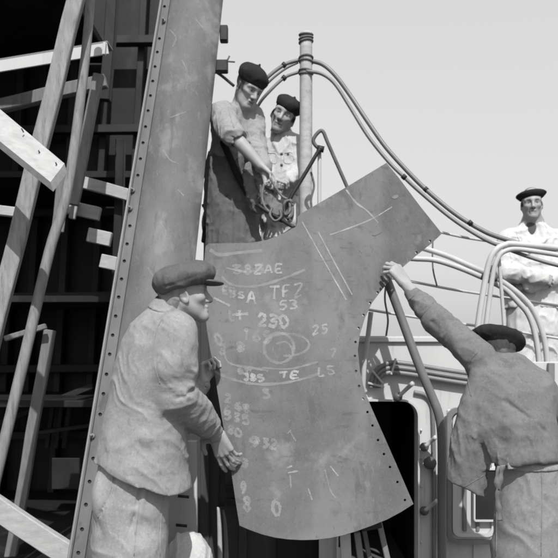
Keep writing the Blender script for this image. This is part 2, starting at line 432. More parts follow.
# dark port light in that door
mb = MB(); a = pw(475,470,WB-.075); b = pw(500,519,WB-.075); wallbox(mb, a.x, b.x, b.z, a.z, WB-.085, WB-.066, .01); mb.build('dark_glass', M['black'], dr)
mb = MB(); a = pw(473,468,WB-.075); b = pw(502,521,WB-.075); v, f = ring_prism(rrect(a.x, b.x, b.z, a.z, .012, 3, True), rrect(a.x+.009, b.x-.009, b.z+.009, a.z-.009, .008, 3, True), WB-.092, WB-.064); mb.add(v, f); mb.build('glass_frame', M['white'], dr)

# ------------------------------------------------------------------ the hull side in shade at the left
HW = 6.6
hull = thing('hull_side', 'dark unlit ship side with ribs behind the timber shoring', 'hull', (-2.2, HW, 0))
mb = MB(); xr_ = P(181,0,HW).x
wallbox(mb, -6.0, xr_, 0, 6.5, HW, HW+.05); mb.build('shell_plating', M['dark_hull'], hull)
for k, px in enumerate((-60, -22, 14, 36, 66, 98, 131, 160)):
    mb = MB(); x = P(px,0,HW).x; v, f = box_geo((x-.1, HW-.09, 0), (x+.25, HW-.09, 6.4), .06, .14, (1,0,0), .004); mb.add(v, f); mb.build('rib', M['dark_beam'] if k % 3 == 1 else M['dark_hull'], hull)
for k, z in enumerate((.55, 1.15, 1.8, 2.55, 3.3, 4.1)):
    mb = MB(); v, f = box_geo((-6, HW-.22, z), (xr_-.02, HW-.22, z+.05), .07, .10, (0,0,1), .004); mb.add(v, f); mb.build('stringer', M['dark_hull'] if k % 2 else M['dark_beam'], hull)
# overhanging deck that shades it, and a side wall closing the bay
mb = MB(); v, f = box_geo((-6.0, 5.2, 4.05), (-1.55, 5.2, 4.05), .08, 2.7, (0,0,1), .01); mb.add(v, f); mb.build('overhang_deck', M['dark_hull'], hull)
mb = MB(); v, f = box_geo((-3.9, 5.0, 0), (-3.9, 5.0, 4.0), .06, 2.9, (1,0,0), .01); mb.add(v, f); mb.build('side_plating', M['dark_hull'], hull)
for z in (.03, .95, 1.75, 2.7):  # slabs added to keep sun off the shell; the lowest darkens lit ground
    mb = MB(); v, f = box_geo((-3.85, 5.95-(.9 if z < .1 else 0), z), (xr_-.03, 5.95-(.9 if z < .1 else 0), z), .05, 1.15+(1.8 if z < .1 else 0), (0,0,1), .004); mb.add(v, f); mb.build('shade_baffle', M['dark_hull'], hull)
# diagonal stay and small fittings seen faintly
for (a, b, w) in ((P(-5,425,6.0), P(92,386,6.0), .05), (P(28,434,5.8), P(92,425,5.8), .035)):
    mb = MB(); v, f = box_geo(a, b, w, .05, (0,0,1), .004); mb.add(v, f); mb.build('stay', M['dark_beam'], hull)
for px in (50, 59, 67):
    mb = MB(); v, f = box_geo(P(px+4,398,6.1), P(px-3,448,6.1), .04, .04, (1,0,0), .004); mb.add(v, f); mb.build('stay', M['dark_beam'], hull)
mb = MB(); v, f = box_geo(P(66,458,5.6), P(66,489,5.6), .22, .03, (1,0,0), .004); mb.add(v, f); mb.build('hatch_cover', M['dark_beam'], hull)

# ------------------------------------------------------------------ timbers, each its own thing
def timber(name, a, b, w, h, m, label, cat, wdir=(1,0,0), wob=.003, bev=.005):
    mb = MB(); v, f = box_geo(a, b, w, h, wdir, bev, wob); mb.add(v, f)
    return tag(mb.build(name, M[m]), label, cat)
rx = lambda deg: (math.cos(math.radians(deg)), math.sin(math.radians(deg)), 0)
timber('shoring_post', P(86,-40,4.0), P(-62,560,3.5), .084, .10, 'wood', 'thick pale squared post leaning across the dark hull side, nearest the left edge', 'timber', rx(14))
tube_obj('shoring_pole', [P(92,-20,4.15), P(85,60,4.1), P(68.5,185,4.0), P(49,253,3.95), P(21,372,3.85), P(-24,560,3.7)], .026, M['wood'], None, 12, 6, .031)
tag(bpy.data.objects['shoring_pole'], 'slim round pole leaning just right of the thick squared post', 'pole')
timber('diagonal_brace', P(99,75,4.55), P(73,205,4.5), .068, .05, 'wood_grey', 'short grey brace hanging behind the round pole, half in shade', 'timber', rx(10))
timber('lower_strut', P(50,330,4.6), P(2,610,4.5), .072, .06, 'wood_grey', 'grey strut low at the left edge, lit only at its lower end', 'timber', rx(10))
# loose board at the left edge
bq = [P(-230,-85,3.46), P(64.5,163.5,3.35), P(50.5,182,3.25), P(-230,-44,3.36)]
v, f = poly_prism([bq[0], bq[1], bq[2], bq[3]], (.15, .5, -1), .045)
mb = MB(); mb.add(v, f); tag(mb.build('loose_board', M['wood_pale']), 'bright sawn board end sticking in from the left edge over the post', 'board')
# channel beam with flange
cb = thing('channel_beam', 'white steel channel beam crossing high behind the leaning post', 'beam', P(60,58,4.4))
a, b = P(-230,104.5,4.46), P(108,48.5,4.42)
mb = MB(); v, f = box_geo(a, b, .072, .012, (0,0,1), .002); mb.add(v, f); mb.build('web', M['white'], cb)
mb = MB(); v, f = box_geo(a+Vector((0,.06,.042)), b+Vector((0,.06,.042)), .012, .13, (0,0,1), .002); mb.add(v, f); mb.build('flange', M['conduit'], cb)
mb = MB(); v, f = box_geo(P(105,43,4.40), P(104,55,4.40), .018, .03, (1,0,0), .002); mb.add(v, f); mb.build('end_lug', M['white'], cb)
timber('cross_beam', P(-230,161,4.78), P(106,81,4.75), .085, .06, 'wood_grey', 'grey shaded cross beam below the white channel beam', 'beam', (0,0,1))
timber('hanging_bar', P(116.5,-60,5.0), P(105.5,101,5.0), .075, .07, 'dark_hull', 'black bar hanging down beside the end of the channel beam', 'bar', rx(0))
# staging planks seen at their sunlit ends
def plank(a, b, w, label, d2=.045):
    timber('staging_plank', a, b, w, d2, 'wood_pale', label, 'plank', (0,0,1), .002, .004)
timber('staging_upright', P(121,140,4.9), P(106,640,4.9), .06, .06, 'dark_hull', 'black upright carrying the short plank ends beside the column plate', 'timber', rx(0))
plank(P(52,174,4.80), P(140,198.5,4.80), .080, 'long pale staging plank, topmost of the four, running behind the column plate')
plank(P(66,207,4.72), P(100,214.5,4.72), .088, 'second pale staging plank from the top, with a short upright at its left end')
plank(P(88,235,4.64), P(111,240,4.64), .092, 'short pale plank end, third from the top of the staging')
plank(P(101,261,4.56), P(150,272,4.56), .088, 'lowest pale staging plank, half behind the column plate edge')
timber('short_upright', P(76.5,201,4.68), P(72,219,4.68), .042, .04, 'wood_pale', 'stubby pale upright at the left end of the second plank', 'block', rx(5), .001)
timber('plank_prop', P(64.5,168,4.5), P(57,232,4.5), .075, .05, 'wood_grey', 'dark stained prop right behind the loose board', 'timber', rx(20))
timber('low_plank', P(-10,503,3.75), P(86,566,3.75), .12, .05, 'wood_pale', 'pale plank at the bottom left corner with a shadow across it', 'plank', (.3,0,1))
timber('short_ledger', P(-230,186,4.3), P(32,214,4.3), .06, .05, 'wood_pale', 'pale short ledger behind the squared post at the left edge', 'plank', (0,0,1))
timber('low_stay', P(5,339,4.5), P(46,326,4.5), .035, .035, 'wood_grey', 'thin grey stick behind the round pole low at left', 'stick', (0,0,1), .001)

# ------------------------------------------------------------------ leaning column plate with its riveted flange
def dl(py): return 1.0/(1/4.55 + (py-4)/552.0*(1/3.28-1/4.55))
def xl(py): return 160.8-(py-5)*.1648
def xr2(py): return 222.2-(py-5)*.107
cp = thing('column_plate', 'tall leaning steel plate with a riveted flange down its left edge', 'steel plate', P(100,640,3.15).to_3d())
def lsurf(px, py, off=0.0):
    u = (px-xl(py))/(xr2(py)-xl(py))
    d = dl(py) + .05*(2*u-1)**2 - .05 + .06*u
    p = P(px, py, d); nrm = Vector((-.06+.12*(u-.5), -.93, .33)).normalized()
    return p+nrm*off, nrm
ys_ = list(np.linspace(-60, 640, 30))
ol = [(xl(y)+.8, y) for y in ys_]+[(xr2(y), y) for y in ys_[::-1]]
v, f = cdt_sheet(ol, [], 9, lambda x, y: lsurf(x, y), .014); mb = MB(); mb.add(v, f, True)
plate_o = mb.build('plate', M['steel_left'], cp)
holes = []
hy = [-34, -20, -6, 8, 40, 53.5, 68, 82.5, 97, 112, 128, 144, 160, 176.5, 227, 245, 262, 280, 298, 317, 336, 355, 375, 394.5, 415, 459, 482, 505, 529.5, 553, 578]
for y in hy: holes.append((xl(y)+4.6+(y/553)*4.2, y, 1.45+y/553*.65))
def fw(y): return 9.2+y/553*6.5
ol = [(xl(y), y) for y in ys_]+[(xl(y)+fw(y), y) for y in ys_[::-1]]
v, f = cdt_sheet(ol, holes, 6, lambda x, y: lsurf(x, y, .012), .009); mb = MB(); mb.add(v, f, False); mb.build('flange', M['flange'], cp)
# black strip put in behind the holes so that they show dark
ol = [(xl(y)+2.0, y) for y in ys_]+[(xl(y)+fw(y)-1.5, y) for y in ys_[::-1]]
v, f = cdt_sheet(ol, [], 9, lambda x, y: lsurf(x, y, .0025), .0015); mb = MB(); mb.add(v, f); mb.build('hole_backing', M['black'], cp)
# sunlit edge line at the far left, put into a brighter bead
mb = MB(); add_tube(mb, [lsurf(xl(y)-.1, y, .010)[0] for y in ys_], .007, 8, 2); mb.build('lit_edge_bead', M['edge'], cp)
mb = MB(); pts = [lsurf(xl(y)+1.9+y/553*1.0, y, .0135)[0] for y in ys_]; add_tube(mb, pts, .0022, 6, 2); mb.build('edge_groove', M['black'], cp)
def bolt(px, py, r):
    p, nr = lsurf(px, py, .012)
    mb = MB(); add_tube(mb, [p, p+nr*.016], r, 8, 2, straight=True); add_tube(mb, [p+nr*.014, p+nr*.034], r*.5, 8, 2, straight=True); mb.build('bolt', M['edge'], cp)
for (x, y) in ((164.5,23.5),(133.8,192.5),(131.3,210.5),(94,437)): bolt(x, y, .013)
# lugs on its right edge
def lug(x0, y0, x1, y1, d):
    mb = MB(); a, b = P((x0+x1)/2, y0, d), P((x0+x1)/2, y1, d); v, f = box_geo(a, b, abs(x1-x0)/F*d, .06, (1,0,0), .006); mb.add(v, f); mb.build('lug', M['black'], cp)
lug(220,26.5,228,42, 4.6); lug(214,61,228,72.5, 4.5)
mb = MB(); add_tube(mb, [P(213,70,4.52), P(222,76,4.55), P(234,86,4.6)], .010, 8, 3); add_tube(mb, [P(226,63,4.5), P(229.5,56,4.5)], .006, 6, 2); add_tube(mb, [P(222,61,4.5), P(235,62,4.5)], .005, 6, 2); mb.build('lug_pin', M['iron'], cp)

# ------------------------------------------------------------------ the hanging plate
def fold_sd(px, py):   # signed distance (picture units) right of the fold line
    ax, ay, bx, by = 297., 217., 360., 345.
    return ((px-ax)*(by-ay)-(py-ay)*(bx-ax))/math.hypot(bx-ax, by-ay)
def dm(px, py):
    v = (540-py)/377.0
    d = 3.14+.56*v
    s = fold_sd(px, py); sp = math.log1p(math.exp(max(-40, min(40, s/9))))*9
    d += sp*.0019
    u = (px-215)/180.0
    d += .11*(u-.5)**2 - .02 - .09*max(0, (.55-u))
    return d
def msurf(px, py, off=0.0):
    e = 2.0
    p = P(px, py, dm(px, py))
    a = P(px+e, py, dm(px+e, py))-p; b = P(px, py+e, dm(px, py+e))-p
    nrm = b.cross(a).normalized()
    if nrm.y > 0: nrm = -nrm
    return p+nrm*off, nrm
out = [(205.5,246),(209,243.5),(222,243.2),(236,243),(250,243),(259,241.5),(267,239.8),(276,236.5),(285,232.5),(292,229),(296,226.5),(297.3,222),(297.5,217),(302,213),(344,188.5),(386.5,162.8),
       (399,178),(420,206),(442,233.5),(432,243),(417,255),(403,267),(391,279),(381,291),(372,303),(365,318),(360,334),(357.8,350),(360,371),(365,392),(372,409),(384,436),(398,468),(413.5,504),
       (401,512),(387,519.5),(372,525.5),(357,531),(343,535.2),(330,538),(316,539.6),(302,540),(288,539.3),(275,537.5),(262,534.3),(250,530),(239.5,525.5),(236,504),(231,470),(226,442),(222,419),(217.5,392),(213.5,365),(209.8,348),(207,330),(205,312),(203.5,288),(203.8,265)]
mh = [(404.5,505.0,1.25) if False else (405,500,1.3)]
for (x, y) in ((397.5,482),(390,467),(384,454),(378,440),(372.5,425.5),(367.5,412),(363,399),(359,386),(356,371),(354.8,356),(355.5,342),(358.5,328),(363.5,315),(370,303),(377.5,292.5),(387,280.5),(416.5,252.5),(430,241),(397,270)):
    mh.append((x, y, 1.3))
v, f = cdt_sheet(out, mh, 5.5, lambda x, y: msurf(x, y), .013)
hp = thing('ship_plate', 'large curved cut steel plate covered in chalk marks, hanging in the middle', 'steel plate', P(300,545,3.2))
mb = MB(); mb.add(v, f, True); pl = mb.build('plate', M['steel_main'], hp)
me = pl.data; 
try: me.set_sharp_from_angle(angle=math.radians(40))
except Exception: pass
# chalk material: broken, dusty strokes
cm = bpy.data.materials.new('chalk'); cm.use_nodes = True; nn = cm.node_tree.nodes; LL = cm.node_tree.links
pb = nn['Principled BSDF']; pb.inputs['Base Color'].default_value = (.46,.46,.46,1); pb.inputs['Roughness'].default_value = .95
tcn = nn.new('ShaderNodeTexCoord'); nzn = nn.new('ShaderNodeTexNoise'); nzn.inputs['Scale'].default_value = 230; nzn.inputs['Detail'].default_value = 4
LL.new(tcn.outputs['Object'], nzn.inputs['Vector'])
nz2 = nn.new('ShaderNodeTexNoise'); nz2.inputs['Scale'].default_value = 16; LL.new(tcn.outputs['Object'], nz2.inputs['Vector'])
adn = nn.new('ShaderNodeMath'); adn.operation = 'ADD'; LL.new(nzn.outputs['Fac'], adn.inputs[0]); LL.new(nz2.outputs['Fac'], adn.inputs[1])
mrn = nn.new('ShaderNodeMapRange'); mrn.inputs[1].default_value = .62; mrn.inputs[2].default_value = 1.36; mrn.inputs[3].default_value = .05; mrn.inputs[4].default_value = .66
LL.new(adn.outputs[0], mrn.inputs[0])
trn = nn.new('ShaderNodeBsdfTransparent'); mxn = nn.new('ShaderNodeMixShader')
LL.new(mrn.outputs[0], mxn.inputs[0]); LL.new(trn.outputs[0], mxn.inputs[1]); LL.new(pb.outputs[0], mxn.inputs[2]); LL.new(mxn.outputs[0], nn['Material Output'].inputs['Surface'])
M['chalk'] = cm
cf_ = cm.copy(); cf_.name = 'rubbed_chalk'; M['chalk_faint'] = cf_     # half rubbed out
for q_ in cf_.node_tree.nodes:
    if q_.type == 'MAP_RANGE': q_.inputs[3].default_value = .02; q_.inputs[4].default_value = .36
G = {'0':[[(.5,0),(.15,.2),(.1,.6),(.4,1),(.8,.8),(.9,.4),(.5,0)]], '1':[[(.3,.2),(.55,0),(.5,1)]], '2':[[(.1,.25),(.4,0),(.8,.15),(.7,.5),(.1,1),(.9,.95)]],
     '3':[[(.1,.1),(.6,0),(.85,.2),(.4,.45),(.9,.65),(.6,1),(.1,.9)]], '4':[[(.6,0),(.1,.6),(.95,.6)],[(.65,.3),(.6,1)]], '5':[[(.9,0),(.25,.02),(.2,.4),(.7,.4),(.9,.7),(.5,1),(.1,.9)]],
     '6':[[(.75,0),(.25,.4),(.15,.8),(.5,1),(.85,.75),(.6,.5),(.2,.7)]], '8':[[(.5,.48),(.2,.25),(.5,0),(.8,.25),(.5,.48),(.15,.75),(.5,1),(.85,.75),(.5,.48)]],
     '9':[[(.8,.35),(.45,.5),(.2,.25),(.5,0),(.8,.2),(.8,.5),(.5,1)]], 'S':[[(.85,.1),(.4,0),(.2,.25),(.75,.55),(.8,.85),(.35,1),(.1,.85)]], '+':[[(0,.55),(1,.5)],[(.5,.1),(.52,.95)]],
     'E':[[(.9,0),(.2,.05),(.15,1),(.9,.95)],[(.2,.5),(.7,.48)]], 'I':[[(.5,0),(.5,1)],[(.2,0),(.9,0)]], 'Z':[[(.1,0),(.9,0),(.1,1),(.9,1)]], 'A':[[(.05,1),(.5,0),(.9,1)],[(.2,.6),(.75,.6)]], '-':[[(0,.5),(1,.5)]], 'T':[[(0,.05),(1,0)],[(.5,.05),(.45,1)]], 'F':[[(.9,0),(.2,.05),(.2,1)],[(.2,.5),(.7,.45)]], '7':[[(.1,.05),(.9,0),(.4,1)]], 'L':[[(.15,0),(.1,1),(.9,.95)]]}
def chalk(strokes, wd, name='chalk_mark', surf=msurf, parent=None, strong=False):
    mb = MB()
    for s in strokes:
        pp = [Vector((x, y, 0)) for x, y in s]
        q = spline(pp, 5) if len(pp) > 2 else spline(pp, 8)
        vs = []; fs = []
        for i, c in enumerate(q):
            t = (q[min(i+1,len(q)-1)]-q[max(i-1,0)]); t = t.normalized() if t.length > 1e-6 else Vector((1,0,0))
            nn_ = Vector((-t.y, t.x, 0)); w = wd*.5*(.6+.8*rng.random())
            for sg in (-1, 1):
                p, _ = surf(c.x+nn_.x*w*sg, c.y+nn_.y*w*sg, .0022); vs.append(p)
        for i in range(len(q)-1): fs.append((2*i, 2*i+1, 2*i+3, 2*i+2))
        mb.add(vs, fs, True)
    return mb.build(name, M['chalk' if wd < 2.35 and name != 'chalk_scratch' and rng.random() < .6 else 'chalk_faint'] if not strong else M['chalk'], parent or hp)
_chalk1 = chalk
def chalk(strokes, wd, name='chalk_mark', surf=msurf, parent=None):
    for s in strokes: _chalk1([s], wd, name, surf, parent)
def word(txt, x, y, w, h, slope=0.0, wd=2.0, gap=1.25, slant=0.0):
    st = []
    for i, ch in enumerate(txt):
        for s in G.get(ch, []):
            st.append([(x+(i*gap+a)*w+(1-b)*slant*h + rng.normal(0,.4), y+b*h+(i*gap+a)*w*slope + rng.normal(0,.4)) for a, b in s])
    _chalk1(st, wd*1.12, 'chalk_writing', msurf, None, txt in ('230', '932', '+'))
word('230', 257.5, 314, 9, 12, 0.06, 2.8, 1.22)
word('+', 232, 308.5, 16, 12, 0.02, 2.4); word('L', 229, 311, 5, 9, 0, 2.2)
word('165', 242, 329, 8, 11, .12, 2.4, 1.3); word('0', 215, 333, 7, 10, .5, 2.6); word('8', 236, 342, 9, 8, .25, 3.0)
word('S', 262.5, 389, 7, 9, .1, 2.4); word('2', 225, 394, 7, 8, .15, 2.2); word('68', 235, 402, 6.5, 7, .25, 2.6, 1.2)
word('535', 224, 410.5, 7, 8.5, .22, 2.2, 1.3); 
word('6', 224, 405, 6, 9, .2, 2.4); word('80', 228, 425, 6, 8, .35, 2.4); word('3', 219, 344, 6, 9, .3, 2.4); word('53', 234, 455, 6, 9, .3, 2.4); word('9', 240, 482, 6, 12, .2, 2.6); word('0', 272, 500, 9, 14, .2, 2.8); word('8', 243, 497, 8, 12, .2, 2.6); word('25', 312, 326, 7, 9, -.1, 1.8); word('7', 330, 350, 6, 8, -.1, 1.6); word('9', 248, 437, 12, 10, .05, 3.2); word('32', 262, 438, 7, 9, .12, 2.4, 1.2)
word('385', 232, 265, 9, 9, 0.0, 2.0, 1.25); word('ZAE', 254, 266, 8, 8, -.05, 1.8, 1.3); word('E0', 222, 287, 6, 7, .1, 2.0); word('3S', 229, 291, 7, 6, .1, 1.8)
word('A', 247, 292, 10, 11, .1, 2.0); word('TFZ', 270, 287, 9, 12, -.08, 1.8, 1.3); word('53', 279, 301, 8, 9, -.05, 1.7)
word('6T', 237, 367, 6, 6, .25, 2.2); word('385', 243, 373, 6, 6.5, .12, 2.0, 1.2); word('TE', 279, 372, 9, 7, -.03, 1.8); word('L5', 318, 368, 7, 8, -.1, 1.6, 1.3)
# big rings and long arcs
el = lambda cx, cy, rx_, ry_, a0=0, a1=360, n=18, rot=0: [(cx+rx_*math.cos(math.radians(a0+(a1-a0)*k/n))*math.cos(rot)-ry_*math.sin(math.radians(a0+(a1-a0)*k/n))*math.sin(rot), cy+rx_*math.cos(math.radians(a0+(a1-a0)*k/n))*math.sin(rot)+ry_*math.sin(math.radians(a0+(a1-a0)*k/n))*math.cos(rot)) for k in range(n+1)]
chalk([el(279,348,15,15,0,365)], 2.6, 'chalk_ring'); chalk([el(287,345,22,11,-170,100)], 2.4, 'chalk_ring')
chalk([[(276,344),(285,342),(291,347),(293,356)]], 2.0)
chalk([[(222,277),(230,284),(245,287),(263,285),(285,278),(305,270)]], 2.2, 'chalk_line')
chalk([[(211,368),(219,374),(231,379),(247,383),(263,384.5),(284,383),(303,379),(318,374)]], 2.4, 'chalk_line')
chalk([[(224,353),(228,362),(238,366),(252,368),(268,371)]], 2.0, 'chalk_line'); chalk([[(262,368),(290,369),(318,362)]], 1.8, 'chalk_line')
chalk([[(214,298),(222,302),(230,306)]], 2.2); chalk([[(210,250),(220,255),(238,253),(262,251)]], 2.8, 'chalk_line'); chalk([[(226,268),(245,272),(262,270)]], 1.8)
chalk([[(346,190),(356,203),(367,211),(378,223)]], 1.6, 'chalk_line'); chalk([[(330,235),(350,228),(372,219),(392,207)]], 1.2, 'chalk_line'); chalk([[(302,222),(312,240),(330,272),(346,300)]], 1.1, 'chalk_line'); chalk([[(318,232),(334,262),(352,295)]], 1.0, 'chalk_line')
chalk([[(287,468),(292,466)], [(288,473),(298,471)], [(290,475),(291,488)]], 1.6); chalk([[(290,431),(293,437),(296,441)], [(287,434),(291,430)]], 1.4)
chalk([[(325,470),(328,482),(331,492),(336,498)]], 1.3); chalk([[(308,488),(312,500)], [(330,466),(338,476)]], 1.2)
def csurf(px, py, off=0.0): return lsurf(px, py, off+.0005)
for st_ in ([[(170,30),(176,38),(173,47)]], [[(182,60),(188,75),(186,90)]], [[(163,150),(170,160),(179,164)]], [[(170,118),(186,112)]], [[(160,222),(166,232),(164,240)]], [[(148,268),(153,276)]], [[(178,190),(184,196)]], [[(196,20),(203,28)]]):
    chalk(st_, 1.1, 'chalk_scratch', csurf, cp)
# dark slots burnt in the wing
for (x, y, a, b) in ((377,233,-25,5.5),(395,197,-15,3.5)):
    q = [(x+b*math.cos(math.radians(t))*math.cos(math.radians(a))-1.9*math.sin(math.radians(t))*math.sin(math.radians(a)), y+b*math.cos(math.radians(t))*math.sin(math.radians(a))+1.9*math.sin(math.radians(t))*math.cos(math.radians(a))) for t in range(0,360,30)]
    mb = MB(); mb.add([msurf(px, py, .0022)[0] for px, py in q], [tuple(range(12))]); mb.build('burnt_mark', M['canvas_dark'], hp)

# ------------------------------------------------------------------ pipes, rails, hoses, post
tube_obj('ladder_handrail', [P(384,272,3.80), P(389,285,3.79), P(401,317,3.77), P(413,350,3.74), P(424,378,3.72), P(433,399,3.71), P(438,412,3.70), P(441,428,3.70), P(442,450,3.70), P(442,500,3.70), P(442,600,3.70)], .0235, M['pipe'], None, 14, 8)
tag(bpy.data.objects['ladder_handrail'], 'grey pipe handrail sloping from the plate edge and bending straight down', 'handrail')
tube_obj('stanchion', [P(371,312,3.9), P(367.5,340,3.9), P(364.5,362,3.9), P(363,392,3.9), P(363,420,3.9)], .014, M['pipe_pale'])
tag(bpy.data.objects['stanchion'], 'short pale pipe upright glimpsed behind the right edge of the chalked plate', 'stanchion')

rl = thing('guard_rail', 'thin white guard rails with a bent pipe stanchion right of the plate', 'railing', P(490,345,4.5))
for pts in ([(425,228),(442,232.5),(465,237.5),(487,241),(515,246),(600,262)], [(380,276),(414,282),(450,289),(482,294),(520,300),(600,312)], [(352,306),(371,310),(408,316),(455,323),(500,329),(600,345)]):
    tube_obj('rail', [P(x, y, 4.4) for x, y in pts], .0085, M['pipe_pale'], rl)
for pts in ([(380,240),(410,245.5),(422,248),(447,256),(470,266),(490,275),(507,285),(522,297),(533,310),(541,328),(546,350),(548,380)], [(380,255),(412,258.5),(434,260),(456,266.5),(477,275),(494,283),(506,290),(518,302),(528,314),(534,330),(538,352),(540,380)]):
    tube_obj('bent_pipe', [P(x, y, 4.25) for x, y in pts], .017, M['pipe_pale'], rl)
tube_obj('stanchion', [P(474,372,4.12), P(478,325,4.12), P(484,287,4.12), P(489,263,4.12), P(495,251,4.12), P(505,245,4.12), P(520,244.5,4.12), P(600,252,4.12)], .018, M['pipe_pale'], rl)
tube_obj('stanchion', [P(481,372,4.12), P(486,325,4.12), P(493,274,4.12), P(498,258,4.12), P(504,251.5,4.12), P(516,249,4.12), P(540,252,4.12), P(600,262,4.12)], .015, M['pipe_pale'], rl)
tube_obj('stanchion', [P(506,372,4.18), P(504,325,4.18), P(501,285,4.18), P(498.5,255,4.18)], .011, M['pipe_pale'], rl)
for (x, y) in ((485,277),(489,268),(494,277.5)):
    mb = MB(); add_tube(mb, [P(x-3,y-1,4.17), P(x+3,y+1,4.17)], .022, 10, 2, straight=True); mb.build('coupling', M['iron'], rl)
def rope_obj(name, pts, r, label, cat='rope'):
    return tag(tube_obj(name, pts, r, M['rope'], None, 7, 6), label, cat)
rope_obj('signal_line', [P(386,283,4.2), P(385,300,4.2), P(388,320,4.2), P(386,340,4.2), P(388,362,4.2)], .006, 'thin wavy line hanging behind the sloping pipe handrail')
rope_obj('signal_line', [P(433,236,4.35), P(432.5,258,4.35), P(433.5,272,4.35), P(437,286,4.35)], .005, 'thin line hanging between the rails right of the plate corner')

def hose(pts, r, label):
    return tag(tube_obj('air_hose', pts, r, M['hose'], None, 9, 7), label, 'hose')
hose([P(299,60,4.66), P(284,65,4.66), P(267,78,4.66), P(256,92,4.7), P(244,112,4.8), P(236,140,4.9)], .0125, 'upper hose running down left of the wooden post behind the beret man')
hose([P(299,72,4.66), P(284,78,4.66), P(267,94,4.66), P(258,106,4.7), P(249,126,4.8), P(243,150,4.9)], .0105, 'lower hose sagging left of the wooden post above the white jacket man')
hose([P(306,60,4.66), P(322,64,4.64), P(335,75,4.62), P(350,95,4.6), P(368,122,4.55), P(385,146,4.5), P(405,168.5,4.46), P(426,189.5,4.42), P(455,213.5,4.36), P(480,229,4.3), P(500,237.5,4.25), P(545,250,4.15), P(600,262,4.05)], .0145, 'upper thick hose swooping from the wooden post to the right edge')
hose([P(306,71,4.6), P(322,74,4.58), P(335,84,4.56), P(350,107,4.53), P(368,136,4.48), P(388,161,4.43), P(404,177,4.40), P(419,191,4.38), P(450,217,4.32), P(478,235.5,4.26), P(500,246,4.2), P(545,262,4.1), P(600,275,4.0)], .0115, 'lower thin hose swooping from the wooden post under the thick one')
hose([P(298,62.5,4.72), P(285,69,4.72), P(270,81,4.72), P(260,94,4.75), P(250,114,4.8)], .008, 'thin inner hose just under the upper hose left of the post')

ps = thing('wooden_post', 'round pale wooden post with rope lashing at its top', 'post', P(306,312,4.64))
tube_obj('pole', [P(306,33,4.64), P(306,100,4.64), P(305.5,200,4.64), P(305.5,309,4.64)], .040, M['wood_pale'], ps, 14, 4, .045)
for k, y in enumerate((35, 38.5, 42, 58, 62, 71, 74)):
    c = P(306, y, 4.64); mb = MB(); pts = [c+Vector((math.cos(a)*.0435, math.sin(a)*.0435, .006*math.sin(a*1+k))) for a in np.linspace(0, 2*math.pi, 17)]
    add_tube(mb, pts, .007, 6, 1, straight=True); mb.build('rope_turn', M['rope'], ps)

br = thing('bent_rail', 'dark bent iron rail with a hooked top beside the wooden post', 'rail', P(320,305,4.35))
tube_obj('rod', [P(280,222,4.30), P(291,197,4.3), P(300,182,4.3), P(309,167,4.3), P(316,155,4.3), P(320,149,4.3)], .012, M['black'], br, 9, 5)
tube_obj('hooked_rod', [P(320,149,4.32), P(315.5,145.5,4.32), P(313.3,140.5,4.32), P(316,135,4.32), P(320.5,130.8,4.32), P(323.5,132.5,4.32), P(327,141,4.32), P(337,164,4.32), P(348,189,4.32), P(356,207,4.32)], .0115, M['iron'], br, 9, 5)
tube_obj('upright', [P(319.5,148,4.34), P(319.3,200,4.34), P(319,306,4.34)], .012, M['pipe_pale'], br, 9, 3)
mb = MB(); add_tube(mb, [P(317,148,4.31), P(324,149.5,4.31)], .020, 9, 2, straight=True); mb.build('clamp_bolt', M['black'], br)
tube_obj('tie_line', [P(311,172,4.36), P(314,186,4.36), P(311,200,4.36), P(313,214,4.36)], .007, M['rope'], br, 6, 5)

# sling: rod and rope coil on the plate's upper notch
sl = thing('lifting_sling', 'coiled rope and black rods gripping the top edge of the chalked plate', 'sling', P(285,230,3.95))
tube_obj('rod', [P(258,205,4.02), P(268,212,3.99), P(280,219,3.95), P(294,227.5,3.86)], .0105, M['black'], sl, 8, 4)
tube_obj('rod', [P(295,227,3.87), P(284,234.5,3.84), P(272,240,3.78), P(255,244.5,3.73)], .009, M['black'], sl, 8, 4)
for k in range(3):
    c = P(287+1.4*k, 208+1.5*k, 3.98+.012*k); rx_, rz_ = .018+.006*(k%2), .040+.010*((k*7)%3)
    pts = [c+Vector((math.cos(a)*rx_, .012*math.sin(2*a+k), math.sin(a)*rz_)) for a in np.linspace(.4*k, .4*k+2*math.pi, 20)]
    mb = MB(); add_tube(mb, pts, .008, 7, 1, straight=True); mb.build('rope_coil', M['rope'], sl)
tube_obj('rope_tail', [P(270,178,4.05), P(276,188,4.02), P(282,196,4.0), P(287,199,3.98)], .007, M['rope'], sl, 7, 6)
tube_obj('rope_tail', [P(264,184,4.05), P(262,196,4.03), P(265,207,4.0), P(272,214,3.97)], .007, M['rope'], sl, 7, 6)
tube_obj('shackle', [P(272,208,3.95), P(270,215,3.93), P(275,221,3.92), P(281,217,3.93), P(280,210,3.95)], .008, M['iron'], sl, 8, 6)

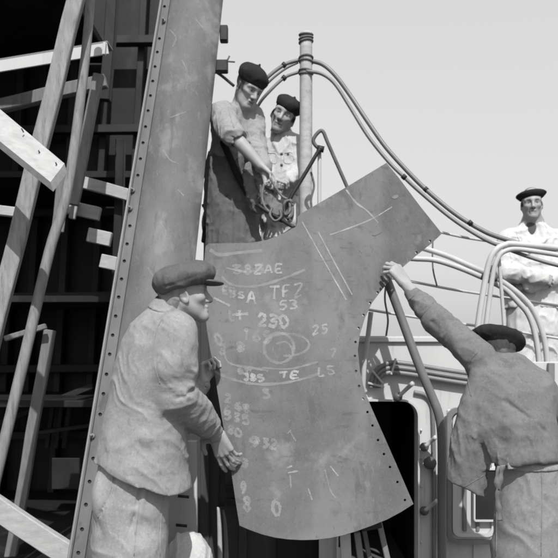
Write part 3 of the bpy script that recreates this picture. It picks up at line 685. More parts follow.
# small things at the bottom
wp = thing('white_post', 'white flat steel post with short bolts in front of the cap man', 'post', P(180,600,3.62))
xa, xb = P(160,0,3.62).x, P(197,0,3.62).x
mb = MB(); wallbox(mb, xa, xb, .005, P(0,441,3.62).z, 3.62, 3.66, .004); mb.build('post_plate', M['white'], wp)
for (x, y) in ((185,496),(183,525)):
    mb = MB(); add_tube(mb, [P(x-7,y,3.55), P(x+4,y+1,3.55)], .0075, 8, 2, straight=True); mb.build('bolt', M['black'], wp)
st = thing('split_stake', 'pale split wooden stake standing in front of the dark bulkhead', 'stake', P(222,640,3.7))
tube_obj('prong', [P(218.5,507,3.7), P(219.5,530,3.7), P(221,600,3.7)], .009, M['wood_pale'], st, 7, 4, .016)
tube_obj('prong', [P(223,510,3.71), P(225.5,530,3.71), P(228,600,3.71)], .006, M['wood_grey'], st, 7, 4, .015)
tube_obj('handle', [P(222,440,3.72), P(222,470,3.71), P(221.5,506,3.7)], .008, M['dark_beam'], st, 7, 4, .02)
tr = thing('steel_trestle', 'splayed steel trestle leg standing under the bottom edge of the chalked plate', 'trestle', P(375,640,3.35))
for (a, b, w, m_) in (((357,532),(366,600),.030,'conduit'), ((364,530),(378,600),.022,'iron'), ((379,522),(397,600),.026,'conduit'), ((345,533),(348,600),.05,'pipe_pale')):
    mb = MB(); v, f = box_geo(P(a[0],a[1],3.36), P(b[0],b[1],3.36), w, .03, (1,0,0), .003); mb.add(v, f); mb.build('leg', M[m_], tr)
mb = MB(); v, f = box_geo(P(362,527,3.36), P(381,523,3.36), .035, .05, (0,0,1), .004); mb.add(v, f); mb.build('cross_bar', M['black'], tr)
mb = MB(); v, f = box_geo(P(318,540,3.9), P(318,640,3.9), .04, .03, (1,0,0), .004); mb.add(v, f)

pb_ = thing('pulley_block', 'small black pulley block hanging between the leaning column and the beret man', 'pulley', P(210,170,4.72))
for dy in (0, .035):
    mb = MB(); v, f = box_geo(P(213,152,4.70+dy), P(208,171,4.70+dy), .062, .012, (1,0,0), .005); mb.add(v, f); mb.build('cheek', M['black'], pb_)
mb = MB(); c = P(210.5,162,4.705); add_tube(mb, [c, c+Vector((0,.024,0))], .027, 14, 2, straight=True); mb.build('sheave', M['iron'], pb_)
tube_obj('hanging_rope', [P(209,171,4.72), P(206,186,4.72), P(208,203,4.72), P(204,222,4.72), P(206,246,4.72), P(204,300,4.72)], .016, M['rope'], pb_, 8, 6)
tube_obj('hanging_rope', [P(214,152,4.72), P(211,120,4.72), P(206,60,4.72), P(204,10,4.74)], .007, M['rope'], pb_, 7, 5)
mb = MB(); v, f = box_geo(P(202,206,4.66), P(214,204,4.66), .02, .03, (0,0,1), .004); mb.add(v, f); mb.build('hook_bar', M['black'], pb_)
mb = MB(); v, f = box_geo(P(207,226,4.64), P(205,243,4.64), .05, .03, (1,0,0), .006); mb.add(v, f); mb.build('lower_hook', M['black'], pb_)

# nails in the loose board, tape bands on the hoses
for (x, y) in ((39,152),(49,171),(22,130),(56,164)):
    mb = MB(); p = P(x, y, 3.315); add_tube(mb, [p+Vector((0,.02,-.004)), p+Vector((0,-.006,.005))], .0032, 7, 2, straight=True); o = mb.build('nail', M['iron'], bpy.data.objects['loose_board'])
hz_ = [o for o in bpy.data.objects if o.name.startswith('air_hose')]
for o, spots_ in zip(hz_, ([(284,65,4.66)], [(284,78,4.66)], [(426,189.5,4.42),(470,223,4.3)], [(404,177,4.40)], [])):
    for (x, y, dd) in spots_:
        mb = MB(); add_tube(mb, [P(x-1.6,y-1.5,dd), P(x+1.6,y+1.5,dd)], .0165, 9, 2, straight=True); mb.build('tape_band', M['black'], o)
# ------------------------------------------------------------------ sculpting kit: distance fields -> one continuous mesh
def V3(v): return np.array([v[0], v[1], v[2]], dtype=np.float32)
def unit(v): v = V3(v); return v/np.linalg.norm(v)
def _h(ix, iy, iz, seed):
    n = (ix*374761393 + iy*668265263 + iz*2147483647 + seed*1274126177) & 0xFFFFFFFF
    n = ((n ^ (n >> 13))*1274126177) & 0xFFFFFFFF
    return ((n ^ (n >> 16)) & 0xFFFF).astype(np.float32)/65535.0
def vnoise(q, seed=0):
    f = np.floor(q); i = f.astype(np.int64); t = (q-f).astype(np.float32); t = t*t*(3-2*t)
    r = 0
    for dx in (0,1):
        wx = t[:,0] if dx else 1-t[:,0]
        for dy in (0,1):
            wy = t[:,1] if dy else 1-t[:,1]
            for dz in (0,1):
                wz = t[:,2] if dz else 1-t[:,2]
                r = r + wx*wy*wz*_h(i[:,0]+dx, i[:,1]+dy, i[:,2]+dz, seed)
    return r
def cone(a, b, ra, rb, flat=None):
    a, b = V3(a), V3(b); ba = b-a; L2 = float(ba@ba)+1e-12
    def fn(p):
        q = p-a; t = np.clip(q@ba/L2, 0, 1)
        w = q-t[:,None]*ba
        if flat is not None:
            n = unit(flat[0]); c = w@n; w = w+(c*(1/flat[1]-1))[:,None]*n
        return np.sqrt((w*w).sum(1))-(ra+(rb-ra)*t)
    return fn
def ell(c, r, R=None):
    c = V3(c); r = np.array(r, np.float32)
    Rm = None if R is None else np.array([unit(x) for x in R], np.float32)
    def fn(p):
        q = p-c
        if Rm is not None: q = q@Rm.T
        k0 = np.sqrt(((q/r)**2).sum(1))+1e-9; k1 = np.sqrt(((q/(r*r))**2).sum(1))+1e-9
        return k0*(k0-1)/k1
    return fn
def chain(pts, rad):
    fs = [cone(pts[i], pts[i+1], rad[i], rad[i+1]) for i in range(len(pts)-1)]
    def fn(p):
        d = fs[0](p)
        for f in fs[1:]: d = np.minimum(d, f(p))
        return d
    return fn
def loft(st, side, capk=0.02, ex=2.0):
    """st: (point, half width, half depth); elliptical sections across the axis first->last"""
    C = np.array([V3(s[0]) for s in st]); e = C[-1]-C[0]; L = np.linalg.norm(e); e = e/L
    T = (C-C[0])@e; O = C-C[0]-T[:,None]*e
    s = V3(side); s = s-e*(s@e); s = s/np.linalg.norm(s); f = np.cross(e, s)
    A = np.array([q[1] for q in st]); B = np.array([q[2] for q in st]); os_ = O@s; of_ = O@f
    c0 = C[0]
    def fn(p):
        q = p-c0; t = q@e
        x = q@s-np.interp(t, T, os_); y = q@f-np.interp(t, T, of_)
        a = np.interp(t, T, A); b = np.interp(t, T, B)
        if ex == 2.0:
            k0 = np.sqrt((x/a)**2+(y/b)**2)+1e-9
            d = k0*(k0-1)/(np.sqrt((x/(a*a))**2+(y/(b*b))**2)+1e-9)
        else:
            k0 = (np.abs(x/a)**ex+np.abs(y/b)**ex)**(1/ex); d = (k0-1)*np.minimum(a, b)
        dz = np.maximum(T[0]-t, t-T[-1])
        h = np.clip(.5+.5*(d-dz)/capk, 0, 1)
        return dz+(d-dz)*h+capk*h*(1-h)
    return fn
def half(c, n):
    c, n = V3(c), unit(n)
    return lambda p: (p-c)@n
class SDF:
    def __init__(s): s.ops = []; s.disp = []; s.amp = 0.0
    def add(s, fn, k=0.02): s.ops.append((0, fn, k)); return s
    def sub(s, fn, k=0.01): s.ops.append((1, fn, k)); return s
    def cut(s, fn, k=0.005): s.ops.append((2, fn, k)); return s
    def fold(s, fn, amp): s.disp.append(fn); s.amp += amp; return s
    def __call__(s, p, disp=True):
        d = None
        for op, fn, k in s.ops:
            v = fn(p)
            if d is None: d = v; continue
            if op == 0:
                h = np.clip(.5+.5*(v-d)/k, 0, 1); d = v+(d-v)*h-k*h*(1-h)
            else:
                if op == 1: v = -v
                h = np.clip(.5-.5*(v-d)/k, 0, 1); d = v+(d-v)*h+k*h*(1-h)
        if disp:
            for fn in s.disp: d = d+fn(p)
        return d
def wr(axis, fa, fc, amp, seed=0, center=None, rad=None, sharp=1.6, warp=.35):
    """cloth wrinkles running across `axis` (high frequency along it); limited to a ball when given"""
    e = unit(axis); u = unit(np.cross(e, (0.31,.52,.79))); w = np.cross(e, u)
    def full(p):
        n0 = vnoise(p*9.0, seed+5)-.5; n1 = vnoise(p*9.0+31.7, seed+6)-.5
        q = np.stack([(p@e)*fa+n0*warp*4, (p@u)*fc+n1*warp*2, (p@w)*fc], 1)
        r = 1-np.abs(2*vnoise(q, seed)-1); r = .65*r**(sharp*1.9)+.35*(1-np.abs(2*vnoise(q*2.1+7.3, seed+9)-1))**3
        m = 1.0
        if center is not None:
            m = np.exp(-(((p-V3(center))**2).sum(1))/(rad*rad))
        return -1.5*amp*(r-.22)*m
    if center is None: return full
    def fn(p):
        ok = ((p-V3(center))**2).sum(1) < (2.1*rad)**2
        out = np.zeros(len(p), np.float32)
        if ok.any(): out[ok] = full(p[ok])
        return out
    return fn
def crease(pts, w, depth):
    """a groove (depth>0) or ridge (depth<0) along a line"""
    f = chain(pts, [0]*len(pts))
    def fn(p):
        d = f(p); return depth*np.exp(-(d/w)**2)
    return fn
def polygonize(sdf, lo, hi, res):
    lo = np.array(lo, np.float32); hi = np.array(hi, np.float32)
    B = 8
    nb = np.ceil((hi-lo)/(res*B)).astype(int)
    n = nb*B
    bi = np.stack(np.meshgrid(*[np.arange(k) for k in nb], indexing='ij'), -1).reshape(-1,3)
    cen = lo+(bi*B+B/2-.5)*res
    dc = sdf(cen.astype(np.float32), False)
    act = np.abs(dc) < B*res*.87*1.35+sdf.amp+res
    val = np.repeat(np.repeat(np.repeat(dc.reshape(nb).astype(np.float32), B, 0), B, 1), B, 2)
    loc = np.stack(np.meshgrid(*[np.arange(B)]*3, indexing='ij'), -1).reshape(-1,3)
    ab = bi[act]
    for s in range(0, len(ab), 400):
        c = ab[s:s+400]
        idx = (c[:,None,:]*B+loc[None]).reshape(-1,3)
        d = sdf((lo+idx*res).astype(np.float32))
        val[idx[:,0], idx[:,1], idx[:,2]] = d
    ins = val < 0
    ny, nz = n[1], n[2]
    ids, ps, quads = [], [], []
    for ax in range(3):
        sl0 = [slice(None)]*3; sl1 = [slice(None)]*3; sl0[ax] = slice(0,-1); sl1[ax] = slice(1,None)
        e = np.stack(np.nonzero(ins[tuple(sl0)] != ins[tuple(sl1)]), 1)
        b1, b2 = (ax+1) % 3, (ax+2) % 3
        e = e[(e[:,b1] > 0) & (e[:,b2] > 0) & (e[:,b1] < n[b1]-1) & (e[:,b2] < n[b2]-1)]
        if len(e) == 0: continue
        e2 = e.copy(); e2[:,ax] += 1
        v0 = val[e[:,0],e[:,1],e[:,2]]; v1 = val[e2[:,0],e2[:,1],e2[:,2]]
        t = v0/(v0-v1); pos = e.astype(np.float64); pos[:,ax] += t
        cells = []
        for (o1, o2) in ((-1,-1),(0,-1),(0,0),(-1,0)):
            c = e.copy(); c[:,b1] += o1; c[:,b2] += o2
            cells.append((c[:,0]*ny+c[:,1])*nz+c[:,2])
        q = np.stack(cells, 1); fl = v0 < 0
        q[~fl] = q[~fl][:, ::-1]
        quads.append(q)
        for c in cells: ids.append(c); ps.append(pos)
    ids = np.concatenate(ids); ps = np.concatenate(ps); quads = np.concatenate(quads)
    un, inv = np.unique(ids, return_inverse=True)
    cnt = np.bincount(inv)
    vv = np.stack([np.bincount(inv, ps[:,k])/cnt for k in range(3)], 1)*res+lo
    qi = np.searchsorted(un, quads)
    return vv, qi
def sculpt(name, sdf, lo, hi, res, m, parent=None, tint=None, origin=None):
    vv, qi = polygonize(sdf, lo, hi, res)
    me = bpy.data.meshes.new(name)
    nv, nq = len(vv), len(qi)
    me.vertices.add(nv); me.vertices.foreach_set('co', vv.astype(np.float32).ravel())
    me.loops.add(nq*4); me.loops.foreach_set('vertex_index', qi.astype(np.int32).ravel())
    me.polygons.add(nq); me.polygons.foreach_set('loop_start', np.arange(0, nq*4, 4, dtype=np.int32))
    me.polygons.foreach_set('use_smooth', np.ones(nq, bool))
    me.update(calc_edges=True); me.validate()
    if tint is not None:
        c = np.ones((nv,4), np.float32); c[:,:3] = tint(vv.astype(np.float32))[:,None]
        a = me.color_attributes.new('tint', 'FLOAT_COLOR', 'POINT'); a.data.foreach_set('color', c.ravel())
    return link_mesh(name, me, m, parent, origin)
def bounds(pts, pad):
    a = np.array([V3(p) for p in pts]); return a.min(0)-pad, a.max(0)+pad

# ------------------------------------------------------------------ anatomy
class Head:
    def __init__(s, c, yaw_vec, pitch=0, roll=0, sc=0.94):
        f = np.array([yaw_vec[0], yaw_vec[1], 0.0]); f /= np.linalg.norm(f)
        up = np.array([0,0,1.0]); pr = math.radians(pitch)
        f2 = f*math.cos(pr)+up*math.sin(pr); sd = np.cross(f2, up); sd /= np.linalg.norm(sd); u2 = np.cross(sd, f2)
        rr = math.radians(roll); s.f = f2; s.u = u2*math.cos(rr)+sd*math.sin(rr); s.s = np.cross(s.f, s.u)
        s.c = V3(c); s.k = sc
    def at(s, f, sd, u): return s.c+(s.f*f+s.s*sd+s.u*u)*s.k
    def loc(s, p): q = (p-s.c)/s.k; return q@s.f, q@s.s, q@s.u
    def R(s): return (s.f, s.s, s.u)
    def build(s, S, neck_to, gaunt=0.0):
        k = s.k; R = s.R()
        S.add(ell(s.at(-.012,0,.040), (.100*k,.074*k,.088*k), R), .02)
        S.add(ell(s.at(.026,0,-.028), (.066*k,.054*k,.082*k), R), .03)
        for g in (-1,1):
            S.add(cone(s.at(-.004,.046*g,-.045), s.at(.070,.012*g,-.103), .024*k, .017*k), .03)
            S.add(ell(s.at(.058,.039*g,-.022), (.026*k,.022*k,.020*k), R), .02)
            S.add(cone(s.at(.085,.012*g,.024), s.at(.069,.050*g,.022), .010*k, .009*k), .022)
        S.add(ell(s.at(.078,0,-.100), (.019*k,.024*k,.017*k), R), .025)
        for g in (-1,1):
            S.sub(ell(s.at(.096,.032*g,.000), (.016*k,.021*k,.012*k), R), .012)
        for g in (-1,1):
            S.add(ell(s.at(.0735,.031*g,.000), (.0115*k,.0125*k,.0105*k), R), .003)
            S.add(cone(s.at(.0830,.020*g,.0070), s.at(.076,.044*g,.0050), .0060*k, .0055*k), .004); S.add(cone(s.at(.0815,.021*g,-.0095), s.at(.076,.043*g,-.0085), .0045*k, .0045*k), .006)
            if gaunt: S.sub(ell(s.at(.056,.060*g,-.058), (.032*k,.013*k,.026*k), R), .03)
        S.add(cone(s.at(.088,0,.010), s.at(.110,0,-.030), .009*k, .0125*k), .010)
        S.add(ell(s.at(.107,0,-.034), (.014*k,.013*k,.011*k), R), .006)
        for g in (-1,1): S.add(ell(s.at(.096,.013*g,-.036), (.011*k,.008*k,.009*k), R), .006)
        S.add(cone(s.at(.092,-.017,-.061), s.at(.092,.017,-.061), .0075*k, .0075*k), .008)
        S.add(cone(s.at(.090,-.015,-.076), s.at(.090,.015,-.076), .0085*k, .0085*k), .008)
        S.sub(cone(s.at(.102,-.022,-.068), s.at(.102,.022,-.068), .0035*k, .0035*k), .004)
        for g in (-1,1):
            e = s.at(-.008,.073*g,-.012)
            ax = (s.f*.95+s.u*.25+s.s*g*.25, s.s*g-s.f*.3, s.u)
            S.add(ell(e, (.021*k,.009*k,.034*k), ax), .006)
            S.sub(ell(e+(s.s*g*.010+s.f*.003)*k, (.011*k,.006*k,.020*k), ax), .005)
        S.add(cone(s.at(-.022,0,-.055), neck_to, .047*k, .056*k), .025)
    def tint(s, brow=.35, stubble=.88, hair=None):
        def fn(p):
            f, sd, u = s.loc(p); t = np.ones(len(p), np.float32)
            a = np.abs(sd)
            b = np.exp(-((a-.032)/.017)**4-((u-.0215-.10*(.032-a)*0)/.0055)**2)*(f > .05); t *= 1-(1-brow)*b
            ir = np.exp(-(((a-.031)/.0072)**2+((u+.0005)/.0066)**2)**2)*(f > .055); t *= 1-.85*ir
            ls = np.exp(-((a-.031)/.016)**4-((u-.0095)/.003)**2)*(f > .055); t *= 1-.5*ls
            m = np.exp(-(a/.024)**4-((u+.068)/.011)**4)*(f > .07); t *= 1-.28*m
            ml = np.exp(-(a/.022)**4-((u+.068)/.0025)**2)*(f > .07); t *= 1-.6*ml
            n = np.exp(-((a-.008)/.005)**2-((u+.043)/.004)**2)*(f > .09); t *= 1-.6*n
            sk = np.exp(-(((a-.033)/.020)**2+((u-.004)/.012)**2))*(f > .04); t *= 1-.13*sk  # shade of the eye sockets put into the skin tint
            j = ((u < -.045) & (f > -.01)).astype(np.float32)*np.clip((-.045-u)/.02, 0, 1)*np.clip((.135+u)/.02, 0, 1); t *= 1-(1-stubble)*j
            if hair is not None:
                hm = 1/(1+np.exp(-(hair[1](f, a, u))*400)); t *= 1-(1-hair[0])*hm
            return t
        return fn
def hand(S, w, fd, pn, hs=1.0, sign=1, curl=(40,45,30), spread=0.10, thumb=(.5,.55), curls=None):
    """wrist point, palm direction, direction the palm faces; sign puts the thumb on one side"""
    w = V3(w); fd = unit(fd); pn = V3(pn); pn = pn-fd*(pn@fd); pn = pn/np.linalg.norm(pn); sd = np.cross(fd, pn)*sign
    L = .088*hs
    offs = (.031,.0105,-.0105,-.030); lens = ((.044,.026,.021),(.049,.029,.022),(.045,.027,.021),(.035,.021,.018)); rr = (.0092,.0095,.0090,.0078)
    bs = []
    for k in range(4):
        b = w+fd*(L-(.004,0,.004,.014)[k]*hs)+sd*offs[k]*hs-pn*(.002,.004,.003,0)[k]*hs; bs.append(b)
        S.add(cone(w+sd*offs[k]*.55*hs+fd*.012*hs, b, .0165*hs, .0120*hs), .013)
    S.add(ell(w+fd*.045*hs+sd*.022*hs+pn*.008*hs, (.034*hs,.017*hs,.014*hs), (fd, sd, pn)), .012)
    for k in range(4):
        cu = curls[k] if curls else curl
        p = bs[k]; th = 0.0; sp = spread*(1.5-k)/1.5
        for j in range(3):
            th += math.radians(cu[j]*(1+.08*k)); dr = (fd+sd*sp)*math.cos(th)+pn*math.sin(th); dr = dr/np.linalg.norm(dr)
            q = p+dr*lens[k][j]*hs
            S.add(cone(p, q, rr[k]*hs*(1-.07*j)*1.04, rr[k]*hs*(1-.07*(j+1))), .0035)
            p = q
    a, b = thumb
    t0 = w+fd*.020*hs+sd*.026*hs+pn*.006*hs
    d1 = unit(fd*(1-a)+sd*a*1.1+pn*b*.5); t1 = t0+d1*.044*hs
    d2 = unit(fd*(1-a*.4)+sd*a*.35+pn*b*.9); t2 = t1+d2*.033*hs
    d3 = unit(fd*(1-a*.2)+sd*a*.05+pn*b*1.2); t3 = t2+d3*.026*hs
    S.add(cone(t0, t1, .0165*hs, .0125*hs), .012); S.add(cone(t1, t2, .0118*hs, .0102*hs), .004); S.add(cone(t2, t3, .0102*hs, .0082*hs), .004)

skin_mat = mat('skin', 0.35, 0.55, 0.10, 18, bump=0.15, bscale=220, spec=0.35, tint=True, dist=0.001)
M['skin'] = skin_mat
def cloth(name, v, var=.18, bscale=130, spots=None, bump=.55):
    spots = (spots or [])+[(min(.85, v*1.35), 110, .52, .45, (1,1,.8)), (v*.62, 48, .55, .45 if v < .5 else .22, (1,1,.7)), (v*.55, 13, .62, .35 if v < .5 else .12, (1,1,.6))]
    return mat(name, v, 0.92, var, 7, (1,1,1), bump, bscale, (1,1,1), spots, spec=0.1, weave=420, dist=.003, bump2=(9,.55,.014,(1,1,.7),.8,1))
M['jacket_pale'] = cloth('pale_work_jacket', .335, .12, spots=[(.22, 5, .56, .55, (1,1,1)), (.17, 24, .64, .5, (1,1,.6)), (.42, 90, .62, .4, (1,1,1))])
M['trouser_pale'] = cloth('pale_trousers', .37, .12, spots=[(.24, 7, .58, .5, (1,1,.7)), (.20, 26, .66, .5, (1,1,.5))])
M['coat_grey'] = cloth('grey_work_coat', .20, .14, spots=[(.105, 6, .56, .5, (1,1,.7)), (.20, 70, .62, .4, (1,1,1))])
M['trouser_grey'] = cloth('light_grey_trousers', .29, .12, spots=[(.22, 6, .6, .5, (1,1,.4))])
M['cap_tweed'] = cloth('tweed_cap', .14, .2, 80, spots=[(.12, 9, .55, .5, (1,1,1))])
M['beret'] = cloth('dark_beret', .032, .3, 80)
M['shirt'] = cloth('work_shirt', .34, .14)
M['trouser_dark'] = cloth('dark_canvas_trousers', .16, .14, spots=[(.11, 6, .58, .5, (1,1,1))])
M['jacket_white'] = cloth('white_jacket', .58, .10, spots=[(.48, 6, .6, .5, (1,1,1))])
M['uniform'] = cloth('white_uniform', .70, .05)
M['vest'] = cloth('dark_vest', .12, .1)
M['hair_grey'] = mat('grey_hair', .22, .8, .3, 40, (1,1,.25), .5, 120, (1,1,.2))
M['hair_dark'] = mat('dark_hair', .04, .7, .4, 40, (1,1,.25), .5, 120, (1,1,.2))
M['leather'] = mat('dark_leather', .03, .5, .3, 20, bump=.2)

def beret(parent, H, up, r, tf=0.0, ts=0.0, name='beret', fwd=-.008, side=0.0, band=.030, seed=91, res=.0048, crumple=.007):
    """soft cap set on the head: up = height of its middle above the eyes, r = radii, tf/ts = tilt forward / to the side"""
    cu = unit(H.u+H.f*tf+H.s*ts); cs = unit(np.cross(cu, H.f)); cf = np.cross(cu, cs); cc = H.at(fwd, side, up)
    S = SDF(); S.add(ell(cc, r, (cs, cf, cu)), .01); S.add(ell(cc-cu*r[2]*.55, (.084,.101,band), (cs, cf, cu)), .02)
    S.sub(ell(H.at(-.012,0,.028), (.092*H.k*1.0,.070,.083), H.R()), .004); S.cut(half(cc-cu*(r[2]*.55+band*.62), -cu), .005)
    S.add(cone(cc+cu*r[2]*.9, cc+cu*(r[2]+.010), .005, .003), .006)
    S.fold(wr(cs, 11, 8, crumple, seed, None, None, 1.2), .011)
    lo, hi = bounds([cc], max(r)+.045)
    return sculpt(name, S, lo, hi, res, M['beret'], parent)

def on_surf(S, px, py, d0, d1, lift=0.0):
    """first point of the garment met along the line of sight of (px, py)"""
    ds = np.linspace(d0, d1, 140); pts = np.array([V3(P(px, py, d)) for d in ds], np.float32)
    v = S(pts); k = np.nonzero(v < 0)[0]
    if len(k) == 0: return None
    k = k[0]; p = pts[k]
    if k > 0: t = v[k-1]/(v[k-1]-v[k]+1e-9); p = pts[k-1]+(pts[k]-pts[k-1])*t
    e = .004; g = np.array([S((p+np.eye(3)[i]*e).astype(np.float32)[None])[0]-S((p-np.eye(3)[i]*e).astype(np.float32)[None])[0] for i in range(3)]); g = g/(np.linalg.norm(g)+1e-9)
    return Vector(p+g*lift), Vector(g)
def seam(S, pts, d0, d1, m, parent, r=.0019, name='seam', lift=.0004):
    q = spline([Vector((x, y, 0)) for x, y in pts], 7); out = []
    for c in q:
        h = on_surf(S, c.x, c.y, d0, d1, lift)
        if h is not None: out.append(h[0])
    if len(out) > 3: add = MB(); add_tube(add, out, r, 6, 1, straight=True); add.build(name, m, parent)
def button(S, px, py, d0, d1, m, parent, r=.008):
    h = on_surf(S, px, py, d0, d1, -.001)
    if h is not None: mb = MB(); add_tube(mb, [h[0], h[0]+h[1]*.005], r, 10, 2, straight=True); mb.build('button', m, parent)
def hair_cap(parent, H, m, keep, sc=1.0, seed=7, res=.0040):
    """short hair: a shell over the skull, kept where keep(f, side, up) < 0"""
    S = SDF(); k = H.k*sc; S.add(ell(H.at(-.012,0,.038), (.1045*k,.0785*k,.092*k), H.R()), .01)
    S.add(ell(H.at(-.040,0,-.035), (.060*k,.060*k,.050*k), H.R()), .02)
    def cutf(p):
        f, sd, u = H.loc(p); return keep(f, np.abs(sd), u)*H.k
    S.cut(cutf, .006); S.fold(wr(H.u*.25+H.s, 60, 14, .005, seed, None, None, 1.0, .2), .008)
    lo, hi = bounds([H.c], .16); return sculpt('hair', S, lo, hi, res, m, parent)
# ------------------------------------------------------------------ people
def boots(parent, pts, r=.055, ln=.26):
    for (a, fdir) in pts:
        S = SDF(); f = unit(fdir); a = V3(a)
        S.add(cone(a+f*0.0+np.array([0,0,.055]), a+f*(ln-.09)+np.array([0,0,.042]), .052, .042, ((0,0,1), .85)), .02)
        S.add(cone(a+np.array([0,0,.06]), a+np.array([0,0,.16]), .05, .055), .03); S.cut(half(a, (0,0,-1)), .004)
        lo, hi = bounds([a, a+f*ln], .12); hi[2] += .15
        sculpt('boot', S, lo, hi, .012, M['leather'], parent)

# ---- 1: the man in the flat cap, left
D = 2.98
me1 = thing('person', 'man in flat cap and pale jacket seen from behind pushing the plate edge', 'person', P(132,345,D)-Vector((0,0,1.4)))
H1 = Head(P(184,294,D-.01), (1,.22), 4, 0, .98)
nk = P(168,322,D)
S1, E1, W1 = P(176,333,2.84), P(172,394,2.84), P(216.5,433,3.10)
S2, E2, W2 = P(163,330,3.16), P(180,405,3.30), P(203.5,381,3.34)
def hairfn(f, a, u): return np.minimum(np.minimum(.002-f-.03*(u < -.02), u+.055+.15*f), .5)
B = SDF()
H1.build(B, nk, 0)
B.add(cone(nk, P(140,465,D), .08, .09), .04); 
for a, b in ((nk, S1), (S1, E1), (nk, S2), (S2, E2)): B.add(cone(a, b, .05, .035), .02)
B.add(cone(E1, W1, .033, .029), .01); B.add(cone(E2, W2, .033, .029), .01)
hand(B, W1, (.34,.22,-.90), (.30,.90,.25), 1.18, -1, curls=[(10,14,10),(14,18,12),(16,22,14),(20,24,14)], spread=.12, thumb=(.95,.1))
hand(B, W2, (.10,.12,.95), (.80,-.30,.15), .98, 1, curl=(55,62,40), spread=.04, thumb=(.35,1.0))
for g in (-1,1): B.add(cone(P(134+6*g,470,D-.08*g), P(131+9*g,640,D-.08*g), .06, .04), .02)
lo, hi = bounds([H1.c, nk, S1, S2, E1, W1, W2, P(230,470,3.3), P(131,655,D)], .17)
sculpt('body', B, lo, hi, .0034, M['skin'], me1, H1.tint(.5, .9, (.55, hairfn)))
J = SDF(); sd1 = (.34,-.94,0)
J.add(loft([(P(171,304,D+.0),.066,.064),(P(167,311,D),.078,.074),(P(165,318,D),.135,.098),(P(162,328,D),.185,.128),(P(158,345,D),.205,.150),(P(153,372,D),.208,.162),(P(148,405,D),.205,.166),(P(144,440,D),.208,.182),(P(142,464,D),.212,.196),(P(143,480,D),.212,.204),(P(144,506,D),.212,.206)], sd1, .02))
J.add(chain([S1, P(174,362,2.825), E1], [.088,.094,.088]), .035)
J.add(chain([E1, P(193,411,2.95), P(207,424,3.04), P(214.5,431.5,3.085)], [.088,.076,.058,.037]), .02)
J.add(chain([S2, E2], [.09,.075]), .03); J.add(chain([E2, P(193,394,3.33), P(202,384.5,3.34)], [.07,.055,.040]), .02)
J.sub(cone(P(213.8,430.6,3.08), P(222,440,3.14), .031, .031), .004); J.sub(cone(P(201,386,3.34), P(207,374,3.34), .034, .034), .004)
J.sub(cone(H1.at(-.022,0,-.07), nk, .060, .066), .006)
# hem: slanting, open below
_hm = half(P(135,471,D), (-.30,.0,-.95)); J.cut(lambda p: _hm(p)+.020*(vnoise(p*13.0, 79)-.5)+.035*(vnoise(p*5.0, 80)-.5), .004)
J.sub(loft([(P(143,462,D),.180,.168),(P(144,520,D),.196,.188)], sd1, .02), .006)
# drape: long folds, sleeve wrinkles, collar, armhole seam
J.fold(wr((.75,.2,.6), 13, 4.5, .006, 3, None, None, 1.8), .010)
J.fold(wr((.9,.3,-.6), 15, 10, .010, 8, P(192,408,2.95), .15, 1.8), .010)
J.fold(wr((.0,0,1), 24, 8, .011, 12, P(190,388,2.83), .10, 1.8), .011)
J.fold(wr((.75,.35,-.75), 34, 12, .010, 14, P(208,425,3.04), .07, 1.5), .010)
J.fold(wr((.5,0,-.8), 12, 7, .009, 17, P(128,440,2.82), .16, 1.6), .009)
J.fold(crease([P(162,322,2.78), P(155,336,2.79), P(153,352,2.80), P(155,375,2.82), P(161,392,2.80)], .006, .007), .007)
J.fold(crease([P(158,322,2.8), P(151,340,2.80), P(149,355,2.81), P(151,378,2.82)], .011, -.005), .005)
J.fold(crease([P(200,384,2.86), P(186,395,2.78), P(176,398,2.76)], .010, .009), .009)
J.fold(crease([P(206,402,2.93), P(194,402,2.86), P(184,410,2.82)], .008, .007), .007)
J.fold(crease([P(209,418,2.99), P(203,424,2.97), P(198,428,2.98)], .006, .005), .005)
J.fold(crease([H1.at(-.09,-.05,-.085), H1.at(-.10,0,-.10), H1.at(-.085,.06,-.10)], .012, -.008), .008)
J.fold(crease([P(100,452,2.84), P(122,455,2.79), P(150,460,2.78), P(178,471,2.82)], .004, .003), .003)
for (q, w_, dp) in (([(154,356),(138,370),(122,378),(111,388)],.012,.008), ([(161,392),(146,402),(128,412),(112,420)],.012,.010), ([(165,402),(150,420),(132,432),(116,436)],.012,.008),
    ([(182,425),(170,438),(152,448),(138,452)],.010,.008), ([(140,330),(136,350),(134,372)],.014,-.006), ([(176,345),(184,362),(190,378)],.010,.006), ([(170,352),(176,370),(186,386)],.009,.007), ([(196,352),(190,368),(178,380)],.008,.006), ([(104,424),(118,436),(134,440)],.011,.006)):
    J.fold(crease([P(x, y, 2.775) for x, y in q], w_+.035, dp), abs(dp))
lo, hi = bounds([P(90,300,2.9), P(225,495,3.4), P(160,300,2.7), P(160,495,3.42)], .09)
jk = sculpt('jacket', J, lo, hi, .0058, M['jacket_pale'], me1)
Cl = SDF(); Cl.add(loft([(P(172,302,D),.070,.070),(P(168.5,311,D),.088,.082),(P(167,315,D),.098,.088)], sd1, .01)); Cl.sub(loft([(P(174,295,D),.062,.062),(P(168,312,D),.076,.070),(P(166,320,D),.086,.078)], sd1, .01), .004)
Cl.fold(wr((.3,-.9,.2), 9, 20, .006, 37), .009); lo, hi = bounds([P(172,300,D), P(167,316,D)], .12)
sculpt('collar', Cl, lo, hi, .0046, M['jacket_pale'], me1)
for pts in ([(164,316),(158,326),(154.5,340),(153.5,354),(156,370),(160,384)], [(205,436),(212,432),(220,425)]):
    seam(J, pts, 2.5, 3.3, M['jacket_pale'], jk)
T = SDF()
